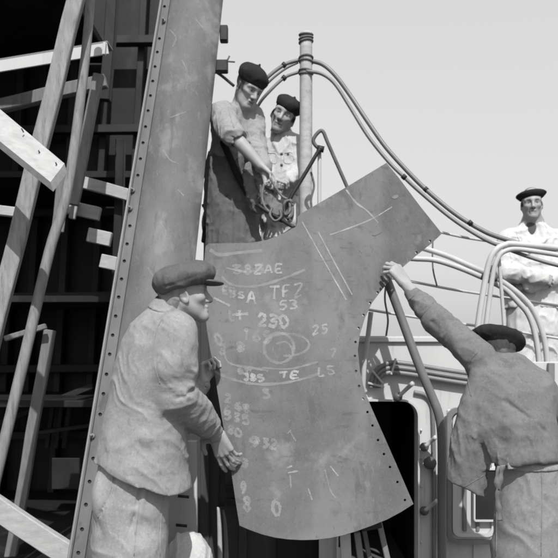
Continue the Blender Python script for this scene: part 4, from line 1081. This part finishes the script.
T.add(loft([(P(137,446,D),.168,.140),(P(134.5,470,D),.174,.150),(P(132,500,D),.176,.156),(P(130,540,D),.170,.155),(P(130,566,D),.160,.15)], sd1, .03))
for g in (-1,1): T.add(chain([P(132+5*g,545,D-.085*g), P(129+12*g,606,D-.085*g), P(130+16*g,660,D-.085*g)], [.098,.088,.078]), .04)
T.add(ell(P(101,497,2.88), (.030,.045,.075)), .05)
T.cut(half(P(140,450,D), (0,0,1)), .004)
T.fold(wr((.8,.2,.45), 13, 4, .007, 23, None, None, 1.8), .011)
T.fold(wr((.25,0,1), 13, 5, .007, 27, P(150,505,2.84), .12, 1.7), .011)
T.fold(crease([P(116,476,2.82), P(110,492,2.82), P(100,516,2.84)], .005, .010), .010)
T.fold(crease([P(147,478,2.82), P(143,500,2.82), P(136,530,2.82), P(133,565,2.83)], .010, -.009), .009)
T.fold(crease([P(142,486,2.82), P(136,508,2.82), P(128,540,2.82)], .009, .009), .009)
T.fold(crease([P(113,475,2.82), P(121,477,2.81)], .003, .006), .006)
T.fold(crease([P(137,525,2.81), P(150,528,2.81)], .004, .008), .008)
lo, hi = bounds([P(80,446,2.8), P(185,670,3.2)], .10); hi[1] = 3.32; lo[1] = 2.66
tj = sculpt('trousers', T, lo, hi, .0066, M['trouser_pale'], me1)
for pts in ([(113,468),(112,485),(106,503),(98,518)], [(143,478),(140,500),(136,530),(134,556)], [(165,490),(161,520),(160,556)]):
    seam(T, pts, 2.5, 3.3, M['trouser_pale'], tj)
hair_cap(me1, H1, M['hair_grey'], lambda f, a, u: np.maximum(np.maximum(f-.000+.35*np.maximum(0,-.02-u), u-.060), -.075-u), 1.0, 7, .0038)
boots(me1, [((P(140,660,D-.085).x-.03, D-.09, 0), (1,.2,0)), ((P(118,660,D+.085).x-.03, D+.09, 0), (1,.2,0))])
C = SDF(); hf = H1.f*math.cos(.10)+H1.u*math.sin(.10); hu = np.cross(H1.s, hf)
cc = V3(P(184,277.5,D-.01))
C.add(ell(cc, (.128,.118,.062), (hf, H1.s, hu)), .01)
C.add(ell(cc-hf*.052-hu*.014, (.080,.108,.055), (hf, H1.s, hu)), .03)
C.add(ell(cc+hf*.060+hu*.004, (.070,.095,.042), (hf, H1.s, hu)), .03)
C.cut(half(cc-hu*.047+hf*0, -hu+hf*.10), .010)
C.sub(ell(H1.at(-.012,0,.030), (.094,.072,.085), H1.R()), .004)
C.fold(wr(hf, 16, 10, .007, 31, None, None, 1.4), .007); C.fold(crease([V3(P(160,288,2.86)), V3(P(176,284,2.85)), V3(P(198,276,2.86))], .006, .007), .007)
lo, hi = bounds([cc], .19)
cp1 = sculpt('flat_cap', C, lo, hi, .0042, M['cap_tweed'], me1)
Bm = SDF(); bc = cc+hf*.100-hu*.037
Bm.add(ell(bc, (.064,.088,.0125), (hf*.97-hu*.24, H1.s, hu*.97+hf*.24)), .004); lo, hi = bounds([bc], .11)
sculpt('brim', Bm, lo, hi, .0034, M['cap_tweed'], cp1)

# ---- 2: the man on the right reaching up
D = 3.05
me2 = thing('person', 'man in dark cap and grey coat reaching up to hold the plate, back turned', 'person', P(528,345,D)-Vector((0,0,1.4)))
H2 = Head(P(492.5,357,3.22), (-.4,.9), -14, 20, .98)
nk = P(503,368,3.16)
S1, E1, W1 = P(478,357,3.12), P(436,320,3.30), P(405.5,284,3.50)
S2, E2, W2 = P(536,389,3.12), P(566,432,3.2), P(578,470,3.35)
B = SDF(); H2.build(B, nk)
B.add(cone(nk, P(526,462,D), .08, .09), .04)
for a, b in ((nk, S1), (S1, E1), (nk, S2), (S2, E2)): B.add(cone(a, b, .05, .036), .02)
B.add(cone(E1, W1, .036, .0275), .01); B.add(cone(E2, W2, .034, .028), .01)
hand(B, W1, unit(P(391,264,3.53)-Vector(W1)), (-.55,.75,-.35), 1.16, -1, curls=[(34,56,40),(36,58,40),(40,60,40),(46,62,40)], spread=.14, thumb=(.55,.9))
hand(B, W2, (.1,.3,-.9), (-.9,.1,0), 1.0, 1)
for g in (-1,1): B.add(cone(P(527+14*g,470,D), P(527+16*g,650,D), .06, .04), .02)
lo, hi = bounds([H2.c, nk, S1, W1, W2, E2, P(385,258,3.6), P(528,665,D)], .16)
def hairfn2(f, a, u): return np.minimum(.012-f, u+.075+.05*(f > -.06))
sculpt('body', B, lo, hi, .0036, M['skin'], me2, H2.tint(.4, .9, (.12, hairfn2)))
C = SDF(); sd2 = (.94,.35,0)
C.add(loft([(P(500,356,3.19),.070,.066),(P(502,360,3.18),.120,.08),(P(502,368,3.15),.158,.100),(P(507,382,3.11),.182,.120),(P(513,402,3.07),.190,.128),(P(519,430,3.02),.178,.128),(P(526,458,3.0),.160,.124),(P(528,470,3.0),.160,.124)], sd2, .02))
C.add(chain([S1, P(459,340,3.2), E1], [.078,.066,.062]), .04)
C.add(chain([E1, P(424,306,3.39), P(412,292.5,3.465)], [.062,.050,.036]), .015)
C.add(chain([P(421,302.5,3.41), P(427,309.5,3.37)], [.054,.056]), .006)
C.add(chain([S2, E2, P(579,462,3.3)], [.085,.07,.045]), .04)
C.sub(cone(P(413,293.5,3.46), P(400,279,3.54), .030, .030), .004)
# open flap hanging forward
C.add(loft([(P(484,372,3.06),.050,.05),(P(478,400,3.04),.072,.062),(P(473,435,3.04),.086,.062),(P(469,470,3.06),.092,.06),(P(466,510,3.08),.10,.06)], (1,.1,0), .02), .03)
C.sub(loft([(P(480,468,3.05),.040,.035),(P(472,525,3.08),.088,.042)], (1,.1,0), .02), .012)
C.cut(half(P(468,489,3.05), (-.40,0,-.86)), .005)
C.cut(half(P(528,461,3.0), (.24,0,-.97)), .005) if False else None
_hem = half(P(516,464,3.0), (-.10,0,-.99)); hem = lambda p: _hem(p)+.030*(vnoise(p*14.0, 77)-.5)+.05*(vnoise(p*6.0, 78)-.5); lim = half(P(490,470,3.0), (-1,0,-.05))
C.cut(lambda p: np.minimum(hem(p), -lim(p)*0+np.where(lim(p) > 0, -1, hem(p))), .003)
C.fold(wr((.7,.1,.7), 12, 4.5, .006, 41, None, None, 1.8), .010)
C.fold(wr(Vector(E1)-Vector(S1), 22, 9, .010, 44, P(447,331,3.22), .10, 1.7), .010)
C.fold(wr(Vector(W1)-Vector(E1), 20, 12, .008, 47, P(424,306,3.38), .09, 1.7), .008)
C.fold(wr((-.2,0,1), 6, 24, .013, 49, P(472,450,2.98), .16, 1.7), .013)
C.fold(crease([P(505,401,2.94), P(517,410,2.93), P(531,420,2.92), P(545,432,2.92)], .010, .009), .009)
C.fold(crease([P(509,413,2.94), P(516,421,2.93), P(523,430,2.92)], .008, .007), .007)
C.fold(crease([P(466,364,3.06), P(471,380,3.0), P(474,398,2.98), P(476,425,2.97)], .012, .014), .014)
C.fold(crease([P(480,440,2.96), P(479,462,2.97), P(470,488,2.99)], .009, .016), .016)
C.fold(crease([P(463,440,2.98), P(464,465,2.98), P(461,488,3.0)], .010, .010), .010)
C.fold(crease([P(440,338,3.17), P(437,328,3.2), P(432,322,3.24)], .010, .010), .010)
C.fold(crease([P(456,324,3.2), P(451,331,3.13), P(452,340,3.12)], .008, .006), .006)
C.fold(crease([P(430,305,3.32), P(425,309,3.30), P(421,314,3.33)], .006, .006), .006)
for (q, w_, dp) in (([(468,372),(484,398),(506,428),(528,450)],.012,.009), ([(472,388),(486,418),(504,446)],.012,.009), ([(478,360),(492,376),(510,388),(530,394)],.014,-.006), ([(474,378),(492,400),(520,416)],.010,.007), ([(498,440),(516,446),(540,444)],.012,.009), ([(456,400),(460,430),(456,470)],.011,.010)):
    C.fold(crease([P(x, y, 2.93) for x, y in q], w_+.035, dp), abs(dp))
lo, hi = bounds([P(440,300,3.05), P(585,515,3.1), P(405,285,3.5), P(500,356,2.85), S2, E2, P(579,465,3.3)], .08)
ct = sculpt('coat', C, lo, hi, .0060, M['coat_grey'], me2)
for pts in ([(478,352),(470,362),(468,378),(471,396)], [(451,495),(466,486),(484,475)], [(408,301),(414,296),(419,290)], [(420,318),(427,310),(434,302)]):
    seam(C, pts, 2.6, 3.6, M['coat_grey'], ct)
hair_cap(me2, H2, M['hair_dark'], lambda f, a, u: np.maximum(np.maximum(f-.010, u-.062), -.078-u), 1.0, 9, .0038)
T = SDF()
T.add(loft([(P(529,448,D),.142,.118),(P(529,470,D),.146,.125),(P(529,500,D),.150,.13),(P(529,545,D),.152,.135),(P(529,580,D),.15,.13)], sd2, .03))
for g in (-1,1): T.add(chain([P(528+15*g,550,D), P(528+17*g,610,D), P(528+18*g,652,D)], [.088,.08,.07]), .03)
T.fold(wr((.85,.2,.35), 12, 4, .007, 51, None, None, 1.8), .011); T.fold(crease([P(508,470,2.92), P(506,500,2.92), P(503,560,2.92)], .012, -.008), .008)
T.fold(crease([P(530,470,2.9), P(527,510,2.9), P(526,570,2.9)], .010, .006), .006)
lo, hi = bounds([P(485,446,2.95), P(575,665,3.2)], .08); lo[1] = 2.84; hi[1] = 3.26
tr2 = sculpt('trousers', T, lo, hi, .0066, M['trouser_grey'], me2)
boots(me2, [((P(512,660,D).x, D-.1, 0), (-.3,.9,0)), ((P(546,660,D).x, D-.1, 0), (-.1,.95,0))])
Bt = SDF(); band = [(P(529,457,D),.150,.127),(P(529,467,D),.153,.131)]
Bt.add(loft(band, sd2, .01)); Bt.sub(loft([(P(529,440,D),.143,.119),(P(529,480,D),.145,.122)], sd2, .005), .004)
lo, hi = bounds([P(490,455,D), P(568,470,D)], .03); lo[1] = 2.86; hi[1] = 3.24
sculpt('belt', Bt, lo, hi, .0058, M['trouser_pale'], me2)
mb = MB(); v, f = box_geo(P(512.5,456,2.905), P(514,469,2.905), .050, .012, (1,0,0), .004); mb.add(v, f); mb.build('belt_loop', M['trouser_pale'], tr2)
for pts in ([(503,465),(501,475),(499,486),(497.5,498),(499,510),(500,521)], [(500,466),(497,478),(498,490)]):
    mb = MB(); q = spline([P(x, y, 2.905+.003*k) for k, (x, y) in enumerate(pts)], 6); vs = []
    for k, c in enumerate(q):
        w = Vector((.010+.002*math.sin(k*.9), .004*math.sin(k*.5), 0)); n_ = Vector((0,-.004,0)); vs += [c-w, c+w, c+w-n_, c-w-n_]
    fs = [(0,1,2,3), tuple(len(vs)-4+k for k in (3,2,1,0))]
    for k in range(len(q)-1):
        for e in range(4): fs.append((4*k+e, 4*k+4+e, 4*k+4+(e+1)%4, 4*k+(e+1)%4))
    mb.add(vs, fs, True); mb.build('loose_strap', M['canvas_dark'], tr2)
for pts in ([(497,474),(497,505),(496,556)], [(541,462),(542,500),(541,556)]):
    seam(T, pts, 2.6, 3.4, M['trouser_grey'], tr2)
beret(me2, H2, .084, (.122,.126,.050), 0, 0, 'cap', -.012, 0, .032, 61, .0044)

# ---- 3: the man in the beret leaning down from the upper deck
D = 4.48
me3 = thing('person', 'man in dark beret with bare forearm leaning down over the plate top', 'person', (P(233,0,D).x, D+.1, UD))
H3 = Head(P(248,88,4.42), (.66,-.72), -34, -8, .96)
nk = P(244,108,4.50)
S1, E1, W1 = P(222,114,4.42), P(233,135,4.24), P(261,166,4.20)
S2, E2, W2 = P(253.5,118,4.54), P(255.5,148,4.44), P(266,174,4.22)
B = SDF(); H3.build(B, nk, .3)
B.add(cone(nk, P(231,175,4.6), .08, .09), .04)
for a, b in ((nk, S1), (S1, E1), (nk, S2), (S2, E2)): B.add(cone(a, b, .05, .040), .02)
B.add(chain([E1, P(242,145,4.22), W1], [.040,.041,.028]), .012); B.add(cone(E2, W2, .036, .029), .01)
hand(B, W1, (.62,-.05,-.62), (-.3,-.1,-.9), 1.0, 1, curls=[(12,16,10),(18,22,14),(24,28,16),(30,32,18)], spread=.22, thumb=(.55,.7))
hand(B, W2, (.25,-.2,-.9), (.6,-.6,0), 1.0, -1, curl=(40,50,40), thumb=(.4,.9))
for g in (-1,1): B.add(cone(P(231+8*g,180,4.6), P(233+9*g,303,4.6), .06, .04), .02)
lo, hi = bounds([H3.c, nk, S1, S2, W1, W2, P(282,185,4.2), P(233,310,4.6), P(233,180,4.7)], .14)
sculpt('body', B, lo, hi, .0042, M['skin'], me3, H3.tint(.3, .85, (.15, lambda f, a, u: np.minimum(.035-f, u+.03))))
J = SDF(); sd3 = (.88,.45,0)
J.add(loft([(P(246,103,4.48),.066,.066),(P(243,107,4.5),.10,.08),(P(238,112,4.51),.140,.10),(P(235.5,122,4.53),.155,.118),(P(234,140,4.56),.150,.122),(P(233,160,4.6),.155,.128),(P(231,176,4.62),.158,.13)], sd3, .02))
J.add(chain([S1, P(226,124,4.33), E1], [.078,.075,.072]), .03); J.add(chain([S2, P(255,132,4.49), E2, P(264,168,4.27)], [.066,.062,.060,.045]), .03)
J.sub(chain([E1, P(244,147,4.2)], [.048,.048]), .005)
J.sub(cone(H3.at(-.02,0,-.05), nk, .062, .068), .006)
J.sub(chain([P(252,104,4.38), P(252,118,4.36), P(250,130,4.38)], [.032,.024,.008]), .008)
J.fold(wr((.2,.2,1), 12, 14, .012, 71, None, None, 1.6), .012); J.fold(wr((.4,-.4,-.8), 26, 10, .010, 73, P(228,126,4.28), .11, 1.6), .010)
J.fold(wr((.1,0,1), 22, 8, .012, 75, P(260,145,4.40), .12, 1.6), .012)
J.fold(crease([P(231,110,4.42), P(234,122,4.38), P(240,131,4.36), P(243,140,4.38)], .012, .012), .012)
lo, hi = bounds([S1, S2, E1, nk, P(231,178,4.62), P(264,170,4.26)], .19)
sh = sculpt('shirt', J, lo, hi, .0070, M['shirt'], me3)
for pts in ([(243,108),(247,118),(248,130),(250,142)], [(228,108),(231,118),(234,128)], [(216,112),(219,130),(221,150)]):
    seam(J, pts, 3.9, 4.9, M['shirt'], sh, .003)
T = SDF()
T.add(loft([(P(231,158,4.60),.158,.13),(P(230.5,180,4.6),.170,.14),(P(231.5,205,4.59),.176,.15),(P(233,232,4.58),.172,.15),(P(234,255,4.58),.165,.14)], sd3, .03))
for g in (-1,1): T.add(chain([P(233+9*g,245,4.58), P(234+10*g,275,4.6), P(234+10*g,302,4.62)], [.105,.088,.078]), .05)
T.fold(wr((.2,0,1), 8, 14, .012, 81, None, None, 1.6), .012); T.fold(crease([P(238,190,4.44), P(238,215,4.43), P(238,245,4.43)], .010, .008), .008); T.fold(crease([P(222,166,4.45), P(216,182,4.48)], .012, -.014), .014)
T.fold(crease([P(237,203,4.44), P(236,222,4.43), P(236,250,4.44)], .016, .032), .032); T.fold(crease([P(237,203,4.44), P(228,197,4.43), P(218,194,4.47)], .010, .012), .012); T.fold(crease([P(238,203,4.44), P(248,200,4.46), P(256,196,4.5)], .010, .012), .012)
T.fold(crease([P(214,203,4.47), P(222,204,4.44)], .006, .010), .010)
lo, hi = bounds([P(231,156,4.6), P(234,306,4.6)], .23); lo[2] += .2
sculpt('trousers', T, lo, hi, .0078, M['trouser_dark'], me3)
boots(me3, [((P(225,0,4.62).x, 4.62, UD), (.3,-.9,0)), ((P(244,0,4.62).x, 4.62, UD), (.3,-.9,0))], ln=.24)
S = SDF(); S.add(chain([P(223,142,4.44), P(230,158,4.42), P(238,176,4.42), P(248,194,4.42), P(257,210,4.44)], [.022]*5), .01); lo, hi = bounds([P(221,140,4.42), P(259,212,4.44)], .05)
sculpt('shadow_band', S, lo, hi, .007, M['beret'], me3)  # dark band standing in for the shadow between shirt and trousers
S = SDF(); S.add(chain([P(252,170,4.40), P(256,190,4.38), P(258,206,4.40)], [.05,.06,.045]), .02); S.add(chain([P(262,180,4.3), P(268,196,4.25), P(276,212,4.2)], [.04,.05,.035]), .02)
S.fold(wr((.3,0,1), 14, 18, .018, 88, None, None, 1.5), .018); lo, hi = bounds([P(250,168,4.4), P(278,215,4.2)], .09)
sculpt('apron_bib', S, lo, hi, .0075, M['canvas_dark'], me3)
beret(me3, H3, .088, (.098,.104,.058), .10, 0, 'beret', -.004, 0, .036, 91)

# ---- 4: the man in the white jacket behind
D = 4.88
me4 = thing('person', 'man in dark beret and white jacket watching beside the wooden post', 'person', (P(282,0,D).x, D, UD))
H4 = Head(P(286.5,117,4.80), (-.38,-.9), -10, -20, .98) if False else Head(P(284,115.5,4.78), (-.12,-.98), -10, -26, 1.04)
nk = P(281,136,4.88)
S1, E1, W1 = P(264,146,4.88), P(261,170,4.82), P(271,176,4.62)
S2, E2, W2 = P(297.5,146,4.88), P(300,172,4.80), P(286,181,4.62)
B = SDF(); H4.build(B, nk, .5); B.add(cone(nk, P(282,195,D), .08, .09), .04)
for a, b in ((nk, S1), (S1, E1), (nk, S2), (S2, E2)): B.add(cone(a, b, .05, .040), .02)
B.add(cone(E1, W1, .036, .028), .01); B.add(cone(E2, W2, .036, .028), .01)
hand(B, W1, (.6,-.5,-.3), (.3,.2,-.9), 1.0, 1, curl=(35,45,30)); hand(B, W2, (-.7,-.4,-.2), (0,.2,-.95), 1.0, -1, curl=(35,45,30))
for g in (-1,1): B.add(cone(P(282+7*g,198,D), P(282+8*g,300,D), .06, .04), .02)
lo, hi = bounds([H4.c, nk, S1, S2, W1, W2, P(282,302,D)], .15)
sculpt('body', B, lo, hi, .0045, M['skin'], me4, H4.tint(.25, .8, (.12, lambda f, a, u: np.minimum(.035-f, u+.02))))
J = SDF(); sx = (1,.15,0)
J.add(loft([(P(281.5,131,4.86),.068,.066),(P(281,135,4.87),.10,.08),(P(281,140,D),.155,.100),(P(281,150,D),.168,.118),(P(281,172,D),.152,.12),(P(281,197,D),.155,.125)], sx, .02))
J.add(chain([S1, E1, P(269,175,4.66)], [.07,.062,.042]), .03); J.add(chain([S2, E2, P(289,180,4.66)], [.07,.062,.042]), .03)
J.sub(cone(H4.at(-.02,0,-.05), nk, .062, .066), .006); J.sub(chain([P(281,133,4.76), P(280,142,4.74), P(280,150,4.75)], [.035,.026,.008]), .008)
J.fold(crease([P(277,134,4.77), P(273,143,4.76), P(279,153,4.75)], .010, -.012), .012); J.fold(crease([P(286,134,4.77), P(289,143,4.76), P(281,153,4.75)], .010, -.012), .012)
J.fold(crease([P(280.5,150,4.75), P(281,175,4.74), P(281,198,4.74)], .005, .010), .010)
J.fold(wr((.1,0,1), 12, 13, .011, 101, None, None, 1.6), .011); J.fold(wr((.2,0,1), 26, 8, .012, 103, P(298,166,4.82), .12, 1.6), .012)
lo, hi = bounds([S1, S2, E1, E2, W1, W2, nk, P(281,198,D)], .13); hi[1] = max(hi[1], D+.16)
jw = sculpt('jacket', J, lo, hi, .0072, M['jacket_white'], me4)
for pts in ([(281,150),(281.5,170),(282,195)], [(284,153),(292,153),(292.5,162),(284.5,162.5),(284,153)], [(268,153),(276,154),(276,163),(268.5,162)], [(292,141),(294,150),(294,160)]):
    seam(J, pts, 4.3, 5.2, M['jacket_white'], jw, .0032)
for y in (154, 165, 177): button(J, 281.5, y, 4.3, 5.2, M['vest'], jw, .009)
button(J, 288, 154, 4.3, 5.2, M['vest'], jw, .007)
T = SDF(); T.add(loft([(P(281,188,D),.135,.11),(P(282,200,D),.142,.12),(P(282,225,D),.14,.12)], sx, .03))
for g in (-1,1): T.add(chain([P(282+8*g,220,D), P(282+9*g,295,D)], [.085,.07]), .04)
T.fold(wr((.2,0,1), 8, 14, .012, 111, None, None, 1.6), .012); lo, hi = bounds([P(281,186,D), P(282,308,D)], .19); lo[2] += .12
sculpt('trousers', T, lo, hi, .009, M['uniform'], me4)
boots(me4, [((P(274,0,D).x, D, UD), (-.2,-.95,0)), ((P(290,0,D).x, D, UD), (.1,-.95,0))], ln=.24)
beret(me4, H4, .080, (.096,.104,.044), .10, -.12, 'beret', .004, -.010, .032, 121)

# ---- 5: the sailor at the right edge
D = 4.98; RD = .70
mb = MB(); wallbox(mb, 1.40, 3.2, RD-.06, RD, 4.25, 6.2); o = mb.build('rear_deck', M['dark_bulk']); o['kind'] = 'structure'
me5 = thing('person', 'sailor in white uniform and dark round cap standing at the right edge', 'person', (P(533,0,D).x, D, RD))
H5 = Head(P(531.5,204,4.93), (-.22,-.95), -3, 2, .91)
nk = P(532.5,224,D)
S1, E1, W1 = P(508,240,D), P(504,272,4.90), P(541,278,4.76)
S2, E2, W2 = P(557,240,D), P(562,274,4.90), P(530,285,4.83)
B = SDF(); H5.build(B, nk, 0); B.add(cone(nk, P(533,315,D), .08, .09), .04)
for a, b in ((nk, S1), (S1, E1), (nk, S2), (S2, E2)): B.add(cone(a, b, .05, .040), .02)
B.add(cone(E1, W1, .036, .028), .01); B.add(cone(E2, W2, .036, .028), .01)
hand(B, W1, (.85,.35,-.15), (0,.9,-.2), .95, 1, curl=(20,25,20)); hand(B, W2, (-.85,.45,-.05), (0,.9,-.2), .95, -1, curl=(20,25,20))
for g in (-1,1): B.add(cone(P(533+9*g,320,D), P(533+11*g,435,D), .06, .04), .02)
lo, hi = bounds([H5.c, nk, S1, S2, W1, W2, P(500,276,4.7), P(566,276,4.7), P(533,440,D)], .13)
sculpt('body', B, lo, hi, .0046, M['skin'], me5, H5.tint(.25, .85, (.15, lambda f, a, u: np.minimum(.03-f, u+.02))))
J = SDF(); sx = (1,0,0)
J.add(loft([(P(532,219.5,D),.070,.07),(P(532,225,D),.095,.085),(P(532,228.5,D),.125,.09),(P(532,233,D),.165,.10),(P(532,245,D),.195,.12),(P(532,270,D),.185,.125),(P(532,295,D),.185,.125),(P(532,308,D),.195,.13)], sx, .02))
J.add(chain([S1, E1], [.075,.065]), .03); J.add(chain([E1, W1], [.068,.050]), .015); J.add(chain([S2, E2], [.075,.065]), .03); J.add(chain([E2, W2], [.068,.050]), .015)
J.sub(cone(P(532.5,218,4.86), P(532.8,250,4.84), .076, .004), .005)
J.fold(crease([P(523,225,4.88), P(519,238,4.86), P(530,250,4.84)], .016, -.016), .016); J.fold(crease([P(541,225,4.88), P(545,238,4.86), P(534,250,4.84)], .016, -.016), .016)
J.fold(wr((.1,0,1), 12, 12, .011, 131, None, None, 1.6), .011); J.fold(wr((1,0,.1), 20, 10, .010, 133, P(518,277,4.78), .14, 1.6), .010)
lo, hi = bounds([S1, S2, E1, E2, W1, W2, P(532,308,D), nk], .13)
ju = sculpt('jumper', J, lo, hi, .0072, M['uniform'], me5)
for pts in ([(523,221),(517,232),(522,244),(532,252)], [(542,221),(548,232),(543,244),(533,252)], [(508,236),(509,250),(512,262)]):
    seam(J, pts, 4.4, 5.3, M['uniform'], ju, .0034)
T = SDF(); T.add(loft([(P(532,298,D),.165,.12),(P(532,312,D),.172,.13),(P(533,335,D),.17,.13)], sx, .03))
for g in (-1,1): T.add(chain([P(533+11*g,328,D), P(533+12*g,385,D), P(533+12*g,436,D)], [.095,.09,.10]), .03)
T.fold(wr((.2,0,1), 7, 14, .011, 141, None, None, 1.6), .011); lo, hi = bounds([P(532,296,D), P(533,444,D)], .20); lo[2] += .10
sculpt('trousers', T, lo, hi, .009, M['uniform'], me5)
boots(me5, [((P(521,0,D).x, D, RD), (-.2,-.95,0)), ((P(545,0,D).x, D, RD), (.1,-.95,0))], ln=.24)
S = SDF(); S.add(ell(P(532.5,232,4.925), (.055,.035,.085)), .01); lo, hi = bounds([P(532.5,234,4.90)], .11); sculpt('vest', S, lo, hi, .006, M['vest'], me5)
beret(me5, H5, .072, (.103,.108,.026), -.10, .08, 'sailor_cap', -.012, 0, .030, 127, .0048, .0015)

# ---- canvas bundle at the bottom
S = SDF(); c0 = P(189,562,3.36)
S.add(ell(c0, (.112,.10,.145)), .01); S.add(ell((c0.x, c0.y, .14), (.125,.115,.2)), .08); S.cut(half((0,0,.004), (0,0,-1)), .004)
S.fold(wr((1,.2,-.25), 20, 5, .016, 151, None, None, 1.4), .016); lo, hi = bounds([c0, (c0.x, c0.y, 0)], .19); lo[2] = -.02
bd = sculpt('canvas_bundle', S, lo, hi, .007, M['jacket_white'])
tag(bd, 'rounded pale canvas bundle low in front of the cap man', 'bundle')
